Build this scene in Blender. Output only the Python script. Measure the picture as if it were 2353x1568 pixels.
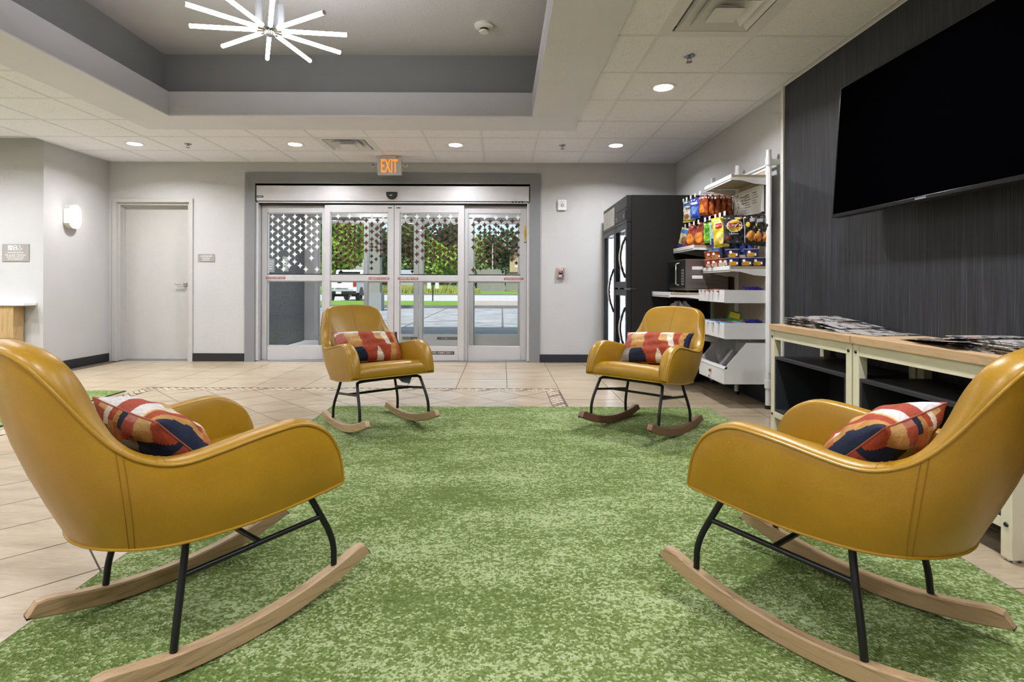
import bpy, bmesh, math, random
from mathutils import Vector, Matrix, Euler

# ------------------------------------------------------------------ camera, world, sun, exposure
for o in list(bpy.data.objects):
    bpy.data.objects.remove(o, do_unlink=True)
SC = bpy.context.scene
COL = SC.collection
R = math.radians

cam_d = bpy.data.cameras.new('camera')
cam = bpy.data.objects.new('camera', cam_d)
COL.objects.link(cam)
cam.location = (0.0, 0.0, 1.011)
cam.rotation_euler = (R(90), R(-0.2), 0)
cam_d.sensor_width = 36.0
cam_d.lens = 36.0 * 1256.0 / 2353.0
cam_d.shift_x = 23.5 / 2353.0
cam_d.shift_y = -129.0 / 2353.0
cam_d.clip_start = 0.05
cam_d.clip_end = 600
SC.camera = cam

SC.view_settings.view_transform = 'Standard'
SC.view_settings.look = 'None'
SC.view_settings.gamma = 1.0
SC.view_settings.exposure = 0.2
SC.view_settings.use_curve_mapping = False
SC.cycles.use_adaptive_sampling = True
SC.cycles.adaptive_threshold = 0.1
SC.cycles.adaptive_min_samples = 16
SC.cycles.max_bounces = 8
SC.cycles.diffuse_bounces = 3
SC.cycles.glossy_bounces = 2
SC.cycles.transmission_bounces = 2
SC.cycles.transparent_max_bounces = 10
SC.cycles.caustics_reflective = False
SC.cycles.caustics_refractive = False
SC.cycles.use_denoising = True

world = bpy.data.worlds.new('world')
SC.world = world
world.use_nodes = True
wn = world.node_tree
wn.nodes.clear()
sky = wn.nodes.new('ShaderNodeTexSky')
sky.sky_type = 'NISHITA'
sky.sun_disc = False
sky.sun_elevation = R(52)
sky.sun_rotation = R(200)
sky.air_density = 1.0
sky.dust_density = 2.5
bg = wn.nodes.new('ShaderNodeBackground')
bg.inputs['Strength'].default_value = 0.26
wo = wn.nodes.new('ShaderNodeOutputWorld')
wn.links.new(sky.outputs[0], bg.inputs[0])
wn.links.new(bg.outputs[0], wo.inputs[0])

sun_d = bpy.data.lights.new('sun', 'SUN')
sun_d.energy = 3.8
sun_d.angle = R(2)
sun_d.color = (1.0, 0.95, 0.86)
sun = bpy.data.objects.new('sun', sun_d)
COL.objects.link(sun)
sun.rotation_euler = (R(38), R(-14), 0)

DOWNLIGHT_W = 25.0
TUBE_E = 42.0
random.seed(7)

# ------------------------------------------------------------------ materials
def lin(c):
    if isinstance(c, str):
        c = tuple(int(c[i:i + 2], 16) for i in (0, 2, 4))
    r = []
    for v in c[:3]:
        v = v / 255.0
        r.append(v / 12.92 if v <= 0.04045 else ((v + 0.055) / 1.055) ** 2.4)
    return (r[0], r[1], r[2], 1.0)

class NT:
    def __init__(s, name):
        s.m = bpy.data.materials.new(name)
        s.m.use_nodes = True
        s.t = s.m.node_tree
        s.b = s.t.nodes['Principled BSDF']
        s.co = None
    def n(s, typ, **kw):
        nd = s.t.nodes.new(typ)
        for k, v in kw.items():
            if k.startswith('i_'):
                nd.inputs[k[2:].replace('_', ' ')].default_value = v
            else:
                setattr(nd, k, v)
        return nd
    def l(s, a, b):
        s.t.links.new(a, b)
    def coords(s, scale=(1, 1, 1), kind='Object', rot=(0, 0, 0)):
        tc = s.n('ShaderNodeTexCoord')
        mp = s.n('ShaderNodeMapping')
        mp.inputs['Scale'].default_value = scale
        mp.inputs['Rotation'].default_value = rot
        s.l(tc.outputs[kind], mp.inputs[0])
        return mp.outputs[0]
    def noise(s, scale, detail=3, rough=0.55, vec=None, dist=0.0):
        nd = s.n('ShaderNodeTexNoise')
        nd.inputs['Scale'].default_value = scale
        nd.inputs['Detail'].default_value = detail
        nd.inputs['Roughness'].default_value = rough
        nd.inputs['Distortion'].default_value = dist
        s.l(vec if vec is not None else s.coords(), nd.inputs['Vector'])
        return nd.outputs['Fac']
    def ramp(s, fac, stops, mode='LINEAR'):
        nd = s.n('ShaderNodeValToRGB')
        cr = nd.color_ramp
        cr.interpolation = mode
        while len(cr.elements) < len(stops):
            cr.elements.new(0.5)
        for e, (p, c) in zip(cr.elements, stops):
            e.position = p
            e.color = lin(c) if not (isinstance(c, tuple) and len(c) == 4) else c
        s.l(fac, nd.inputs[0])
        return nd.outputs[0]
    def mix(s, fac, a, b, blend='MIX'):
        nd = s.n('ShaderNodeMix', data_type='RGBA', blend_type=blend)
        if isinstance(fac, (int, float)):
            nd.inputs[0].default_value = fac
        else:
            s.l(fac, nd.inputs[0])
        for i, v in ((6, a), (7, b)):
            if hasattr(v, 'is_output') or hasattr(v, 'links'):
                s.l(v, nd.inputs[i])
            else:
                nd.inputs[i].default_value = lin(v) if not (isinstance(v, tuple) and len(v) == 4) else v
        return nd.outputs[2]
    def bump(s, h, strength=0.2, dist=0.01):
        nd = s.n('ShaderNodeBump')
        nd.inputs['Strength'].default_value = strength
        nd.inputs['Distance'].default_value = dist
        s.l(h, nd.inputs['Height'])
        s.l(nd.outputs[0], s.b.inputs['Normal'])
    def color(s, c):
        if hasattr(c, 'links'):
            s.l(c, s.b.inputs['Base Color'])
        else:
            s.b.inputs['Base Color'].default_value = lin(c)
    def set(s, rough=None, metal=None, spec=None, coat=None):
        if rough is not None: s.b.inputs['Roughness'].default_value = rough
        if metal is not None: s.b.inputs['Metallic'].default_value = metal
        if spec is not None: s.b.inputs['Specular IOR Level'].default_value = spec
        if coat is not None: s.b.inputs['Coat Weight'].default_value = coat
        return s.m

_MC = {}
def plain(c, rough=0.5, metal=0.0, vary=0.02, scale=12.0, bump=0.0, spec=0.5):
    """solid paint / plastic / metal with a faint procedural mottling"""
    key = (c, rough, metal, vary, scale, bump, spec)
    if key in _MC:
        return _MC[key]
    t = NT('paint_' + (c if isinstance(c, str) else '%02x%02x%02x' % tuple(int(v) for v in c)))
    base = lin(c)
    f = t.noise(scale, 2)
    lo = tuple(v * (1 - vary) for v in base[:3]) + (1.0,)
    hi = tuple(min(1, v * (1 + vary)) for v in base[:3]) + (1.0,)
    t.color(t.ramp(f, [(0.3, lo), (0.7, hi)]))
    if bump:
        t.bump(f, bump, 0.002)
    m = t.set(rough, metal, spec)
    _MC[key] = m
    return m

def emis(c, strength, sampled=False):
    key = ('e', c, strength)
    if key in _MC: return _MC[key]
    t = NT('glow')
    t.color(c)
    t.b.inputs['Emission Color'].default_value = lin(c)
    t.b.inputs['Emission Strength'].default_value = strength
    if not sampled: t.m.cycles.emission_sampling = 'NONE'   # small glowing faces; their lamps carry the light
    _MC[key] = t.m
    return t.m

def wall_mat(c, bump=0.25, rough=0.75):
    t = NT('textured_wall_paint')
    n1 = t.noise(75, 3, 0.6)
    n2 = t.noise(1.6, 2)
    b = lin(c)
    t.color(t.ramp(n2, [(0.3, tuple(v * .97 for v in b[:3]) + (1,)), (0.7, tuple(min(1, v * 1.02) for v in b[:3]) + (1,))]))
    t.bump(n1, bump, 0.006)
    return t.set(rough, spec=0.35)

def glass_mat(name, tint=(0.93, 0.95, 0.95, 1), refl=0.5):
    """clear pane: transparent, with a Schlick-like reflection that grows at grazing angles"""
    m = bpy.data.materials.new(name)
    m.use_nodes = True
    t = m.node_tree
    t.nodes.clear()
    tr = t.nodes.new('ShaderNodeBsdfTransparent'); tr.inputs[0].default_value = tint
    gl = t.nodes.new('ShaderNodeBsdfGlossy'); gl.inputs['Roughness'].default_value = 0.01
    lw = t.nodes.new('ShaderNodeLayerWeight'); lw.inputs[0].default_value = 0.5
    pw = t.nodes.new('ShaderNodeMath'); pw.operation = 'POWER'; pw.inputs[1].default_value = 5.0
    ma = t.nodes.new('ShaderNodeMath'); ma.operation = 'MULTIPLY_ADD'; ma.inputs[1].default_value = refl; ma.inputs[2].default_value = 0.02
    mx = t.nodes.new('ShaderNodeMixShader')
    ou = t.nodes.new('ShaderNodeOutputMaterial')
    t.links.new(lw.outputs['Facing'], pw.inputs[0]); t.links.new(pw.outputs[0], ma.inputs[0])
    t.links.new(ma.outputs[0], mx.inputs[0]); t.links.new(tr.outputs[0], mx.inputs[1])
    t.links.new(gl.outputs[0], mx.inputs[2]); t.links.new(mx.outputs[0], ou.inputs[0])
    return m

def wood_mat(name, light, dark, axis='x', rough=0.45, scale=6.0, stretch=14.0):
    t = NT(name)
    sc = {'x': (1, stretch, stretch), 'y': (stretch, 1, stretch), 'z': (stretch, stretch, 1)}[axis]
    v = t.coords(sc)
    n = t.noise(scale, 4, 0.6, v, 0.6)
    n2 = t.noise(scale * 6, 2, 0.5, v)
    c = t.ramp(n, [(0.30, dark), (0.48, light), (0.62, light), (0.75, dark)])
    c = t.mix(0.25, c, t.ramp(n2, [(0.35, dark), (0.65, light)]))
    t.color(c)
    t.bump(n2, 0.08, 0.002)
    return t.set(rough)

M = {}
M['wall'] = wall_mat('b9b9b9')
M['wall_back'] = M['wall']
M['soffit'] = wall_mat('e0e0ec', 0.45)
M['tray_low'] = wall_mat('bdbcc2', 0.45)
M['tray_high'] = wall_mat('868689', 0.4)
M['tray_top'] = wall_mat('c0bfc6', 0.5)
M['portal'] = wall_mat('7f8184', 0.15, 0.5)
M['base'] = plain('1e1f23', 0.45)
M['base_navy'] = plain('20222e', 0.5)
M['black'] = plain('0d0d0f', 0.45)
M['blackmetal'] = plain('131317', 0.38, 0.2)
M['fridge_black'] = plain('090909', 0.6)
M['charcoal'] = plain('26272c', 0.5)
M['white'] = plain('dcdcdc', 0.45)
M['offwhite'] = plain('cfcdc6', 0.5)
M['cream'] = plain('d9d2b8', 0.42)
M['alu'] = plain('c6c6c9', 0.42, 0.3)
M['alu_dark'] = plain('8f9094', 0.35, 0.5)
M['chrome'] = plain('cfd0d2', 0.15, 1.0)
M['brass'] = plain('b6933f', 0.25, 1.0)
M['door_paint'] = plain('b3b2af', 0.5)
M['sign_grey'] = plain('96928f', 0.45)
M['sign_white'] = plain('e6e4e0', 0.5)
M['red'] = plain('8e2a28', 0.4)
M['decal_white'] = plain('e2e2e0', 0.55)
M['decal_backlit'] = plain('4a2a12', 0.7)  # sticker film with its backlit darkening put into the colour
M['decal_backlit_outer'] = plain('17130f', 0.6)  # same film on the outer doors, backlit darkness painted in
M['glass'] = glass_mat('clear_door_glass')
M['acrylic'] = glass_mat('clear_acrylic', (0.93, 0.93, 0.95, 1), 0.6)
M['fridge_glass'] = glass_mat('cooler_glass', (0.95, 0.96, 0.97, 1), 0.35)
M['screen'] = plain('020203', 0.5, vary=0.0, spec=0.0)
M['dark_glass'] = plain('06070a', 0.1, vary=0.0)

# leather
t = NT('mustard_leather')
n1 = t.noise(9, 4, 0.6); n2 = t.noise(260, 2)
t.color(t.mix(0.5, t.ramp(n1, [(0.25, '8f6a14'), (0.55, '9d7718'), (0.8, 'aa831f')]), t.ramp(n2, [(0.3, '916c14'), (0.7, 'a17a1b')])))
t.bump(n2, 0.12, 0.0012)
M['leather'] = t.set(0.36, spec=0.45)
M['thread'] = plain('8e6413', 0.6)
M['piping'] = plain('9b7618', 0.35)
M['oak'] = wood_mat('oak_rocker', 'b09470', '80654a', 'x', 0.4, 4.0, 22.0)
M['walnut'] = wood_mat('walnut_rocker', '7a5540', '4c3226', 'x', 0.4, 4.0, 22.0)
M['beech'] = wood_mat('beech_top', 'c3a47e', 'a98a63', 'y', 0.45, 5.0, 18.0)
M['panel_oak'] = wood_mat('oak_panel', 'b79a6c', '8e734a', 'z', 0.5, 5.0, 22.0)
M['shelf_wood'] = wood_mat('greige_laminate', 'b3a690', '9a8d78', 'z', 0.5, 4.0, 14.0)
M['shelf_top_wood'] = wood_mat('greige_shelf', 'ad9e84', '94866e', 'x', 0.5, 4.0, 14.0)

# carpet
t = NT('green_tufted_carpet')
vo = t.n('ShaderNodeTexVoronoi'); vo.inputs['Scale'].default_value = 135.0
t.l(t.coords((1, 1, 1)), vo.inputs['Vector'])
sc_v = t.n('ShaderNodeVectorMath', operation='MULTIPLY'); sc_v.inputs[1].default_value = (0.6 / 1, 1.5, 1.0)
t.l(vo.outputs['Position'], sc_v.inputs[0])
big = t.noise(2.2, 4, 0.62, sc_v.outputs[0])
mid = t.noise(38, 4, 0.75, sc_v.outputs[0])
sep = t.n('ShaderNodeSeparateColor'); t.l(vo.outputs['Color'], sep.inputs[0])
def madd(a_, k_, b_):
    nd = t.n('ShaderNodeMath', operation='MULTIPLY_ADD'); nd.inputs[1].default_value = k_
    t.l(a_, nd.inputs[0])
    if isinstance(b_, float): nd.inputs[2].default_value = b_
    else: t.l(b_, nd.inputs[2])
    return nd.outputs[0]
val = madd(big, 0.55, madd(mid, 0.70, madd(sep.outputs[0], 0.28, -0.26)))
t.color(t.ramp(val, [(0.36, '596a37'), (0.46, '687a42'), (0.53, '73854e'), (0.57, '91a06e'), (0.70, 'a4b186')]))
t.bump(vo.outputs['Distance'], 0.8, 0.008)
M['carpet'] = t.set(0.95, spec=0.1)
M['carpet_edge'] = plain('1d2a16', 0.9)

# floor tiles
t = NT('beige_travertine_tile')
v = t.coords((1.0, 5.0, 1))
n1 = t.noise(2.2, 5, 0.62, v, 0.4); n2 = t.noise(14, 4, 0.65, v)
oi = t.n('ShaderNodeObjectInfo')
c = t.ramp(n1, [(0.28, '7a694e'), (0.43, '9b8a6e'), (0.58, 'ad9d82'), (0.75, 'b9ab94')])
c = t.mix(0.35, c, t.ramp(n2, [(0.3, '8a7861'), (0.6, 'b5a793')]))
tone = t.ramp(oi.outputs['Random'], [(0.0, (0.93, 0.93, 0.93, 1)), (1.0, (1.0, 1.0, 1.0, 1))])
t.color(t.mix(1.0, c, tone, 'MULTIPLY'))
t.bump(n2, 0.05, 0.003)
M['tile'] = t.set(0.28, spec=0.45)
M['grout'] = plain('564c40', 0.9)
M['mosaic'] = plain('bfb09a', 0.4, vary=0.15, scale=18)
M['mosaic_dark'] = plain('8c7a66', 0.4, vary=0.2, scale=18)

# ceiling tile
t = NT('fissured_ceiling_tile')
vo = t.n('ShaderNodeTexVoronoi'); vo.inputs['Scale'].default_value = 95.0
t.l(t.coords(), vo.inputs['Vector'])
big = t.noise(14, 2)
ad = t.n('ShaderNodeMath', operation='ADD'); t.l(vo.outputs['Distance'], ad.inputs[0])
mm = t.n('ShaderNodeMath', operation='MULTIPLY'); mm.inputs[1].default_value = 0.35
t.l(big, mm.inputs[0]); t.l(mm.outputs[0], ad.inputs[1])
t.color(t.ramp(ad.outputs[0], [(0.31, '8f8c89'), (0.36, 'f1f0fa')]))
t.bump(ad.outputs[0], 0.1, 0.002)
M['ctile'] = t.set(0.9, spec=0.2)
M['tbar'] = plain('e3e2ea', 0.5)
M['ceil_white'] = plain('e3e2e8', 0.55)

# charcoal striped wallcovering (right wall, stripes run up and down)
t = NT('charcoal_striped_wallcovering')
n1 = t.noise(1.0, 4, 0.75, t.coords((1, 170, 2.0)))
n2 = t.noise(1.0, 2, 0.6, t.coords((1, 28, 0.6)))
c = t.ramp(n1, [(0.33, '0f1012'), (0.5, '202125'), (0.68, '4c4d53')])
t.color(t.mix(0.35, c, t.ramp(n2, [(0.3, '141518'), (0.7, '313237')])))
t.bump(n1, 0.3, 0.002)
M['wallcovering'] = t.set(0.55, spec=0.4)

# newspaper print
t = NT('newsprint')
v = t.coords((1, 1, 1))
n1 = t.noise(13, 1, 0.5, v); n2 = t.noise(240, 1, 0.5, t.coords((0.4, 1.6, 1))); n3 = t.noise(8, 1, 0.5, v)
c = t.ramp(n2, [(0.42, '6b6864'), (0.58, 'b9b5ae')])
c = t.mix(t.ramp(n1, [(0.50, (0, 0, 0, 1)), (0.52, (1, 1, 1, 1))], 'CONSTANT'), c, '34353b')
c = t.mix(t.ramp(n3, [(0.66, (0, 0, 0, 1)), (0.67, (1, 1, 1, 1))], 'CONSTANT'), c, 'a44a3e')
t.color(c)
M['news'] = t.set(0.7)
M['news_edge'] = plain('a79d92', 0.8, vary=0.3, scale=200)

# brushed steel
t = NT('brushed_steel')
n = t.noise(3, 2, 0.5, t.coords((1, 1, 60)))
t.color(t.ramp(n, [(0.3, '7b7673'), (0.7, 'aaa6a3')]))
M['steel'] = t.set(0.32, 0.85)
# ------------------------------------------------------------------ mesh helpers
class MB:
    def __init__(s):
        s.v = []; s.f = []; s.mi = []
    def add(s, verts, faces, mi=0):
        o = len(s.v)
        s.v += [tuple(p) for p in verts]
        for f in faces:
            s.f.append(tuple(i + o for i in f)); s.mi.append(mi)
        return s
    def box(s, x0, x1, y0, y1, z0, z1, mi=0):
        v = [(x0, y0, z0), (x1, y0, z0), (x1, y1, z0), (x0, y1, z0), (x0, y0, z1), (x1, y0, z1), (x1, y1, z1), (x0, y1, z1)]
        return s.add(v, [(3, 2, 1, 0), (4, 5, 6, 7), (0, 1, 5, 4), (1, 2, 6, 5), (2, 3, 7, 6), (3, 0, 4, 7)], mi)
    def cbox(s, c, d, rz=0.0, mi=0, rot=None):
        mt = rot if rot is not None else Matrix.Rotation(rz, 3, 'Z')
        v = []
        for z in (-1, 1):
            for x, y in ((-1, -1), (1, -1), (1, 1), (-1, 1)):
                v.append(Vector(c) + mt @ Vector((x * d[0] / 2, y * d[1] / 2, z * d[2] / 2)))
        return s.add(v, [(3, 2, 1, 0), (4, 5, 6, 7), (0, 1, 5, 4), (1, 2, 6, 5), (2, 3, 7, 6), (3, 0, 4, 7)], mi)
    def prism(s, poly, axis, a, b, mi=0):
        """extrude 2D poly along axis from a to b; poly coords are the other two axes in order"""
        def P(p, h):
            return {'x': (h, p[0], p[1]), 'y': (p[0], h, p[1]), 'z': (p[0], p[1], h)}[axis]
        n = len(poly)
        v = [P(p, a) for p in poly] + [P(p, b) for p in poly]
        f = [tuple(range(n - 1, -1, -1)), tuple(range(n, 2 * n))] + [(i, (i + 1) % n, n + (i + 1) % n, n + i) for i in range(n)]
        return s.add(v, f, mi)
    def tube(s, pts, r, seg=10, caps=True, mi=0, closed=False):
        pts = [Vector(p) for p in pts]
        n = len(pts)
        rr = r if isinstance(r, (list, tuple)) else [r] * n
        up = None; rings = []
        for i, p in enumerate(pts):
            if closed:
                d = pts[(i + 1) % n] - pts[i - 1]
            else:
                d = pts[min(i + 1, n - 1)] - pts[max(i - 1, 0)]
            d.normalize()
            if up is None:
                up = Vector((0, 0, 1)) if abs(d.z) < 0.9 else Vector((1, 0, 0))
            a = d.cross(up)
            if a.length < 1e-6: a = d.orthogonal()
            a.normalize(); b = a.cross(d); b.normalize(); up = b
            rings.append([p + (a * math.cos(2 * math.pi * k / seg) + b * math.sin(2 * math.pi * k / seg)) * rr[i] for k in range(seg)])
        v = [q for ring in rings for q in ring]
        f = []
        m = n if closed else n - 1
        for i in range(m):
            j = (i + 1) % n
            for k in range(seg):
                f.append((i * seg + k, i * seg + (k + 1) % seg, j * seg + (k + 1) % seg, j * seg + k))
        if caps and not closed:
            f.append(tuple(range(seg - 1, -1, -1))); f.append(tuple((n - 1) * seg + k for k in range(seg)))
        return s.add(v, f, mi)
    def lathe(s, prof, seg=24, c=(0, 0, 0), axis='z', mi=0):
        """prof: list of (r, h)"""
        v = []
        for r_, h_ in prof:
            for k in range(seg):
                a = 2 * math.pi * k / seg
                x, y = r_ * math.cos(a), r_ * math.sin(a)
                p = {'z': (x, y, h_), 'y': (x, h_, y), 'x': (h_, x, y)}[axis]
                v.append((p[0] + c[0], p[1] + c[1], p[2] + c[2]))
        f = []
        for i in range(len(prof) - 1):
            for k in range(seg):
                f.append((i * seg + k, i * seg + (k + 1) % seg, (i + 1) * seg + (k + 1) % seg, (i + 1) * seg + k))
        if prof[0][0] > 1e-5: f.append(tuple(range(seg - 1, -1, -1)))
        if prof[-1][0] > 1e-5: f.append(tuple((len(prof) - 1) * seg + k for k in range(seg)))
        return s.add(v, f, mi)
    def grid(s, P, closed_u=False, mi=0):
        nu, nv = len(P), len(P[0])
        v = [q for row in P for q in row]
        f = []
        for i in range(nu if closed_u else nu - 1):
            for j in range(nv - 1):
                a = (i + 1) % nu
                f.append((i * nv + j, a * nv + j, a * nv + j + 1, i * nv + j + 1))
        return s.add(v, f, mi)
    def mesh(s, name, mats, smooth=False, angle=None, bevel=0.0):
        me = bpy.data.meshes.new(name)
        me.from_pydata(s.v, [], s.f)
        if not isinstance(mats, (list, tuple)): mats = [mats]
        for m in mats: me.materials.append(m)
        if len(mats) > 1:
            me.polygons.foreach_set('material_index', s.mi)
        bm = bmesh.new(); bm.from_mesh(me)
        bmesh.ops.remove_doubles(bm, verts=bm.verts, dist=1e-6)
        if bevel:
            es = [e for e in bm.edges if len(e.link_faces) == 2 and e.calc_face_angle(0) > 0.6]
            bmesh.ops.bevel(bm, geom=es, offset=bevel, segments=2, affect='EDGES', profile=0.6, clamp_overlap=True)
        bmesh.ops.recalc_face_normals(bm, faces=bm.faces)
        if smooth:
            for f in bm.faces: f.smooth = True
            lim = angle if angle is not None else 0.7
            for e in bm.edges:
                if len(e.link_faces) == 2 and e.calc_face_angle(0) > lim: e.smooth = False
        bm.to_mesh(me); bm.free()
        me.update()
        return me
    def build(s, name, mats, parent=None, smooth=False, bevel=0.0, angle=None):
        return link(name, s.mesh(name, mats, smooth, angle, bevel), parent)

def link(name, data, parent=None):
    o = bpy.data.objects.new(name, data)
    COL.objects.link(o)
    if parent is not None: o.parent = parent
    return o

def tag(o, label, cat, group=None, kind=None):
    o['label'] = label
    o['category'] = cat
    if group: o['group'] = group
    if kind: o['kind'] = kind
    return o

def empty(name, label, cat, loc=(0, 0, 0), rz=0.0, group=None, kind=None):
    o = link(name, None)
    o.empty_display_size = 0.05
    o.location = loc
    o.rotation_euler = (0, 0, rz)
    return tag(o, label, cat, group, kind)

def struct(name, mb, mat, label, cat, smooth=False, bevel=0.0):
    return tag(mb.build(name, mat, None, smooth, bevel), label, cat, kind='structure')

def copy_tree(o, parent=None):
    c = o.copy()
    COL.objects.link(c)
    c.parent = parent
    for ch in list(o.children):
        copy_tree(ch, c)
    return c

def text(string, height, mat, parent, loc, rot=(R(90), 0, 0), width=None, name='lettering', align='CENTER', extrude=0.0006, bold=0.0):
    cu = bpy.data.curves.new('txt', 'FONT')
    cu.body = string
    cu.align_x = align
    cu.align_y = 'CENTER'
    cu.size = 1.0
    cu.extrude = 0.0
    cu.offset = bold
    cu.resolution_u = 3
    ob = bpy.data.objects.new('txt', cu)
    COL.objects.link(ob)
    dg = bpy.context.evaluated_depsgraph_get()
    dg.update()
    me = bpy.data.meshes.new_from_object(ob.evaluated_get(dg))
    bpy.data.objects.remove(ob, do_unlink=True)
    xs = [v.co.x for v in me.vertices]; ys = [v.co.y for v in me.vertices]
    lines = string.count('\n') + 1
    h0 = (max(ys) - min(ys)) or 1
    w0 = (max(xs) - min(xs)) or 1
    sy = height / h0
    sx = (width / w0) if width else sy
    cyy = (max(ys) + min(ys)) / 2
    cxx = (max(xs) + min(xs)) / 2 if align == 'CENTER' else min(xs)
    for v in me.vertices:
        v.co = ((v.co.x - cxx) * sx, (v.co.y - cyy) * sy, 0.0)
    me.materials.clear(); me.materials.append(mat)
    me.name = name
    o = link(name, me, parent)
    o.location = loc
    o.rotation_euler = rot
    return o

def arc_pts(cx, cy, r, a0, a1, n):
    return [(cx + r * math.cos(a0 + (a1 - a0) * i / n), cy + r * math.sin(a0 + (a1 - a0) * i / n)) for i in range(n + 1)]

def rrect(x0, x1, y0, y1, r, n=4):
    p = []
    for cx_, cy_, a in ((x1 - r, y0 + r, -90), (x1 - r, y1 - r, 0), (x0 + r, y1 - r, 90), (x0 + r, y0 + r, 180)):
        p += arc_pts(cx_, cy_, r, R(a), R(a + 90), n)
    return p

def clip(poly, nx, ny, d):
    """keep nx*x+ny*y <= d"""
    out = []
    for i in range(len(poly)):
        a, b = poly[i], poly[(i + 1) % len(poly)]
        da, db = nx * a[0] + ny * a[1] - d, nx * b[0] + ny * b[1] - d
        if da <= 0: out.append(a)
        if (da < 0 < db) or (db < 0 < da):
            t_ = da / (da - db)
            out.append((a[0] + (b[0] - a[0]) * t_, a[1] + (b[1] - a[1]) * t_))
    return out

def clip_rect(poly, x0, x1, y0, y1):
    for nx, ny, d in ((-1, 0, -x0), (1, 0, x1), (0, -1, -y0), (0, 1, y1)):
        poly = clip(poly, nx, ny, d)
        if len(poly) < 3: return []
    return poly

def area(p):
    return abs(sum(p[i][0] * p[(i + 1) % len(p)][1] - p[(i + 1) % len(p)][0] * p[i][1] for i in range(len(p)))) / 2

def catmull(pts, n):
    """resample a list of vectors to n points, uniform in arc index"""
    out = []
    m = len(pts)
    for k in range(n):
        u = k * (m - 1) / (n - 1)
        i = min(int(u), m - 2); t_ = u - i
        p0, p1, p2, p3 = pts[max(i - 1, 0)], pts[i], pts[i + 1], pts[min(i + 2, m - 1)]
        out.append(0.5 * ((2 * p1) + (p2 - p0) * t_ + (2 * p0 - 5 * p1 + 4 * p2 - p3) * t_ ** 2 + (3 * p1 - p0 - 3 * p2 + p3) * t_ ** 3))
    return out
# ------------------------------------------------------------------ room shell
YB = 7.14          # face of the back wall
XR = 2.273         # face of the right wall
ZC = 2.608         # tiled ceiling
XL = -5.13         # left wall beside the luggage door
YF = 6.115         # face of the wall with the assistance plaque
X0, Y0 = -7.6, -3.2

TX0, TX1, TY0, TY1 = -3.62, 0.73, 1.15, 5.59      # outer edge of ceiling tray soffit
IX0, IX1, IY0, IY1 = -3.14, 0.282, 1.60, 5.14     # inner edge

# floor slab in grout colour; tiles are laid on it as pieces
fl = struct('floor', MB().box(X0 - .2, XR + .2, Y0 - .2, YB + 0.4, -0.12, -0.004), M['grout'],
            'beige travertine tile floor with a patterned mosaic border', 'floor')
G = 0.0032
RUGS = [(-1.39, 1.70, 0.85, 4.50), (-6.7, -3.52, 2.4, 5.12)]
def under_rug(p):
    return any(all(a + .02 < q[0] < b - .02 and c + .02 < q[1] < d - .02 for q in p) for a, b, c, d in RUGS)
def tile(poly, parent, mat):
    me = MB().prism(poly, 'z', -0.012, 0.0).mesh('floor_tile', mat)
    link('floor_tile', me, parent)
def inset_rect(x0, x1, y0, y1):
    return [(x0 + G, y0 + G), (x1 - G, y0 + G), (x1 - G, y1 - G), (x0 + G, y1 - G)]
BX0, BX1, BY0, BY1 = -3.444, 0.556, 1.33, 5.33    # mosaic border, outer edge
far_mb = MB()
share = {}
for i in range(-16, 6):
    for j in range(-18, 5):
        x0, y0 = 0.056 + .5 * i, 5.33 + .5 * j
        if x0 >= BX0 - .01 and x0 + .5 <= BX1 + .01 and y0 >= BY0 - .01 and y0 + .5 <= BY1 + .01: continue
        p = clip_rect(inset_rect(x0, x0 + .5, y0, y0 + .5), X0, XR, Y0, YB + .3)
        if len(p) < 3 or area(p) < .002 or under_rug(p): continue
        if x0 < XL - .3 and y0 > YF: continue
        vis = y0 > 0.6 and abs((x0 + .25) / max(y0 + .25, .1)) < 1.25
        if vis: tile(p, fl, M['tile'])
        else: far_mb.prism(p, 'z', -0.012, 0.0)
o = far_mb.build('floor_tile_field', M['tile'], fl); o['kind'] = 'stuff'
# diagonal tiles inside the border
BW = 0.13
hd = 0.2333
for i in range(-30, 30):
    for j in range(-30, 30):
        cx_, cy_ = -0.255 + hd * (i + j) + hd, 4.97 + hd * (i - j)
        g = G * 1.41
        p = [(cx_ - hd + g, cy_), (cx_, cy_ - hd + g), (cx_ + hd - g, cy_), (cx_, cy_ + hd - g)]
        p = clip_rect(p, BX0 + BW + G, BX1 - BW - G, BY0 + BW + G, BY1 - BW - G)
        if len(p) < 3 or area(p) < .0015 or under_rug(p): continue
        tile(p, fl, M['tile'])
# mosaic border strip: small diamonds over dark joints
mb = MB(); mb2 = MB()
def lattice(x0, x1, y0, y1, along):
    L = .072; W = BW / 2
    n = int(((x1 - x0) if along == 'x' else (y1 - y0)) / (L / 2)) + 2
    for k in range(-1, n):
        for r_ in range(-1, 4):
            if (k + r_) % 2: continue
            u = k * L / 2; w = r_ * W / 2
            g = .0085
            if along == 'x':
                p = [(x0 + u - L / 2 + g, y0 + w), (x0 + u, y0 + w - W / 2 + g * .8), (x0 + u + L / 2 - g, y0 + w), (x0 + u, y0 + w + W / 2 - g * .8)]
            else:
                p = [(x0 + w - W / 2 + g, y0 + u), (x0 + w, y0 + u - L / 2 + g * .8), (x0 + w + W / 2 - g, y0 + u), (x0 + w, y0 + u + L / 2 - g * .8)]
            p = clip_rect(p, x0 + .004, x1 - .004, y0 + .004, y1 - .004)
            if len(p) < 3 or under_rug(p): continue
            (mb2 if (k * 7 + r_ * 3) % 5 == 0 else mb).prism(p, 'z', -0.01, 0.0)
lattice(BX0, BX1, BY1 - BW, BY1, 'x'); lattice(BX1 - BW, BX1, BY0, BY1 - BW, 'y'); lattice(BX0, BX0 + BW, BY0, BY1 - BW, 'y')
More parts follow.
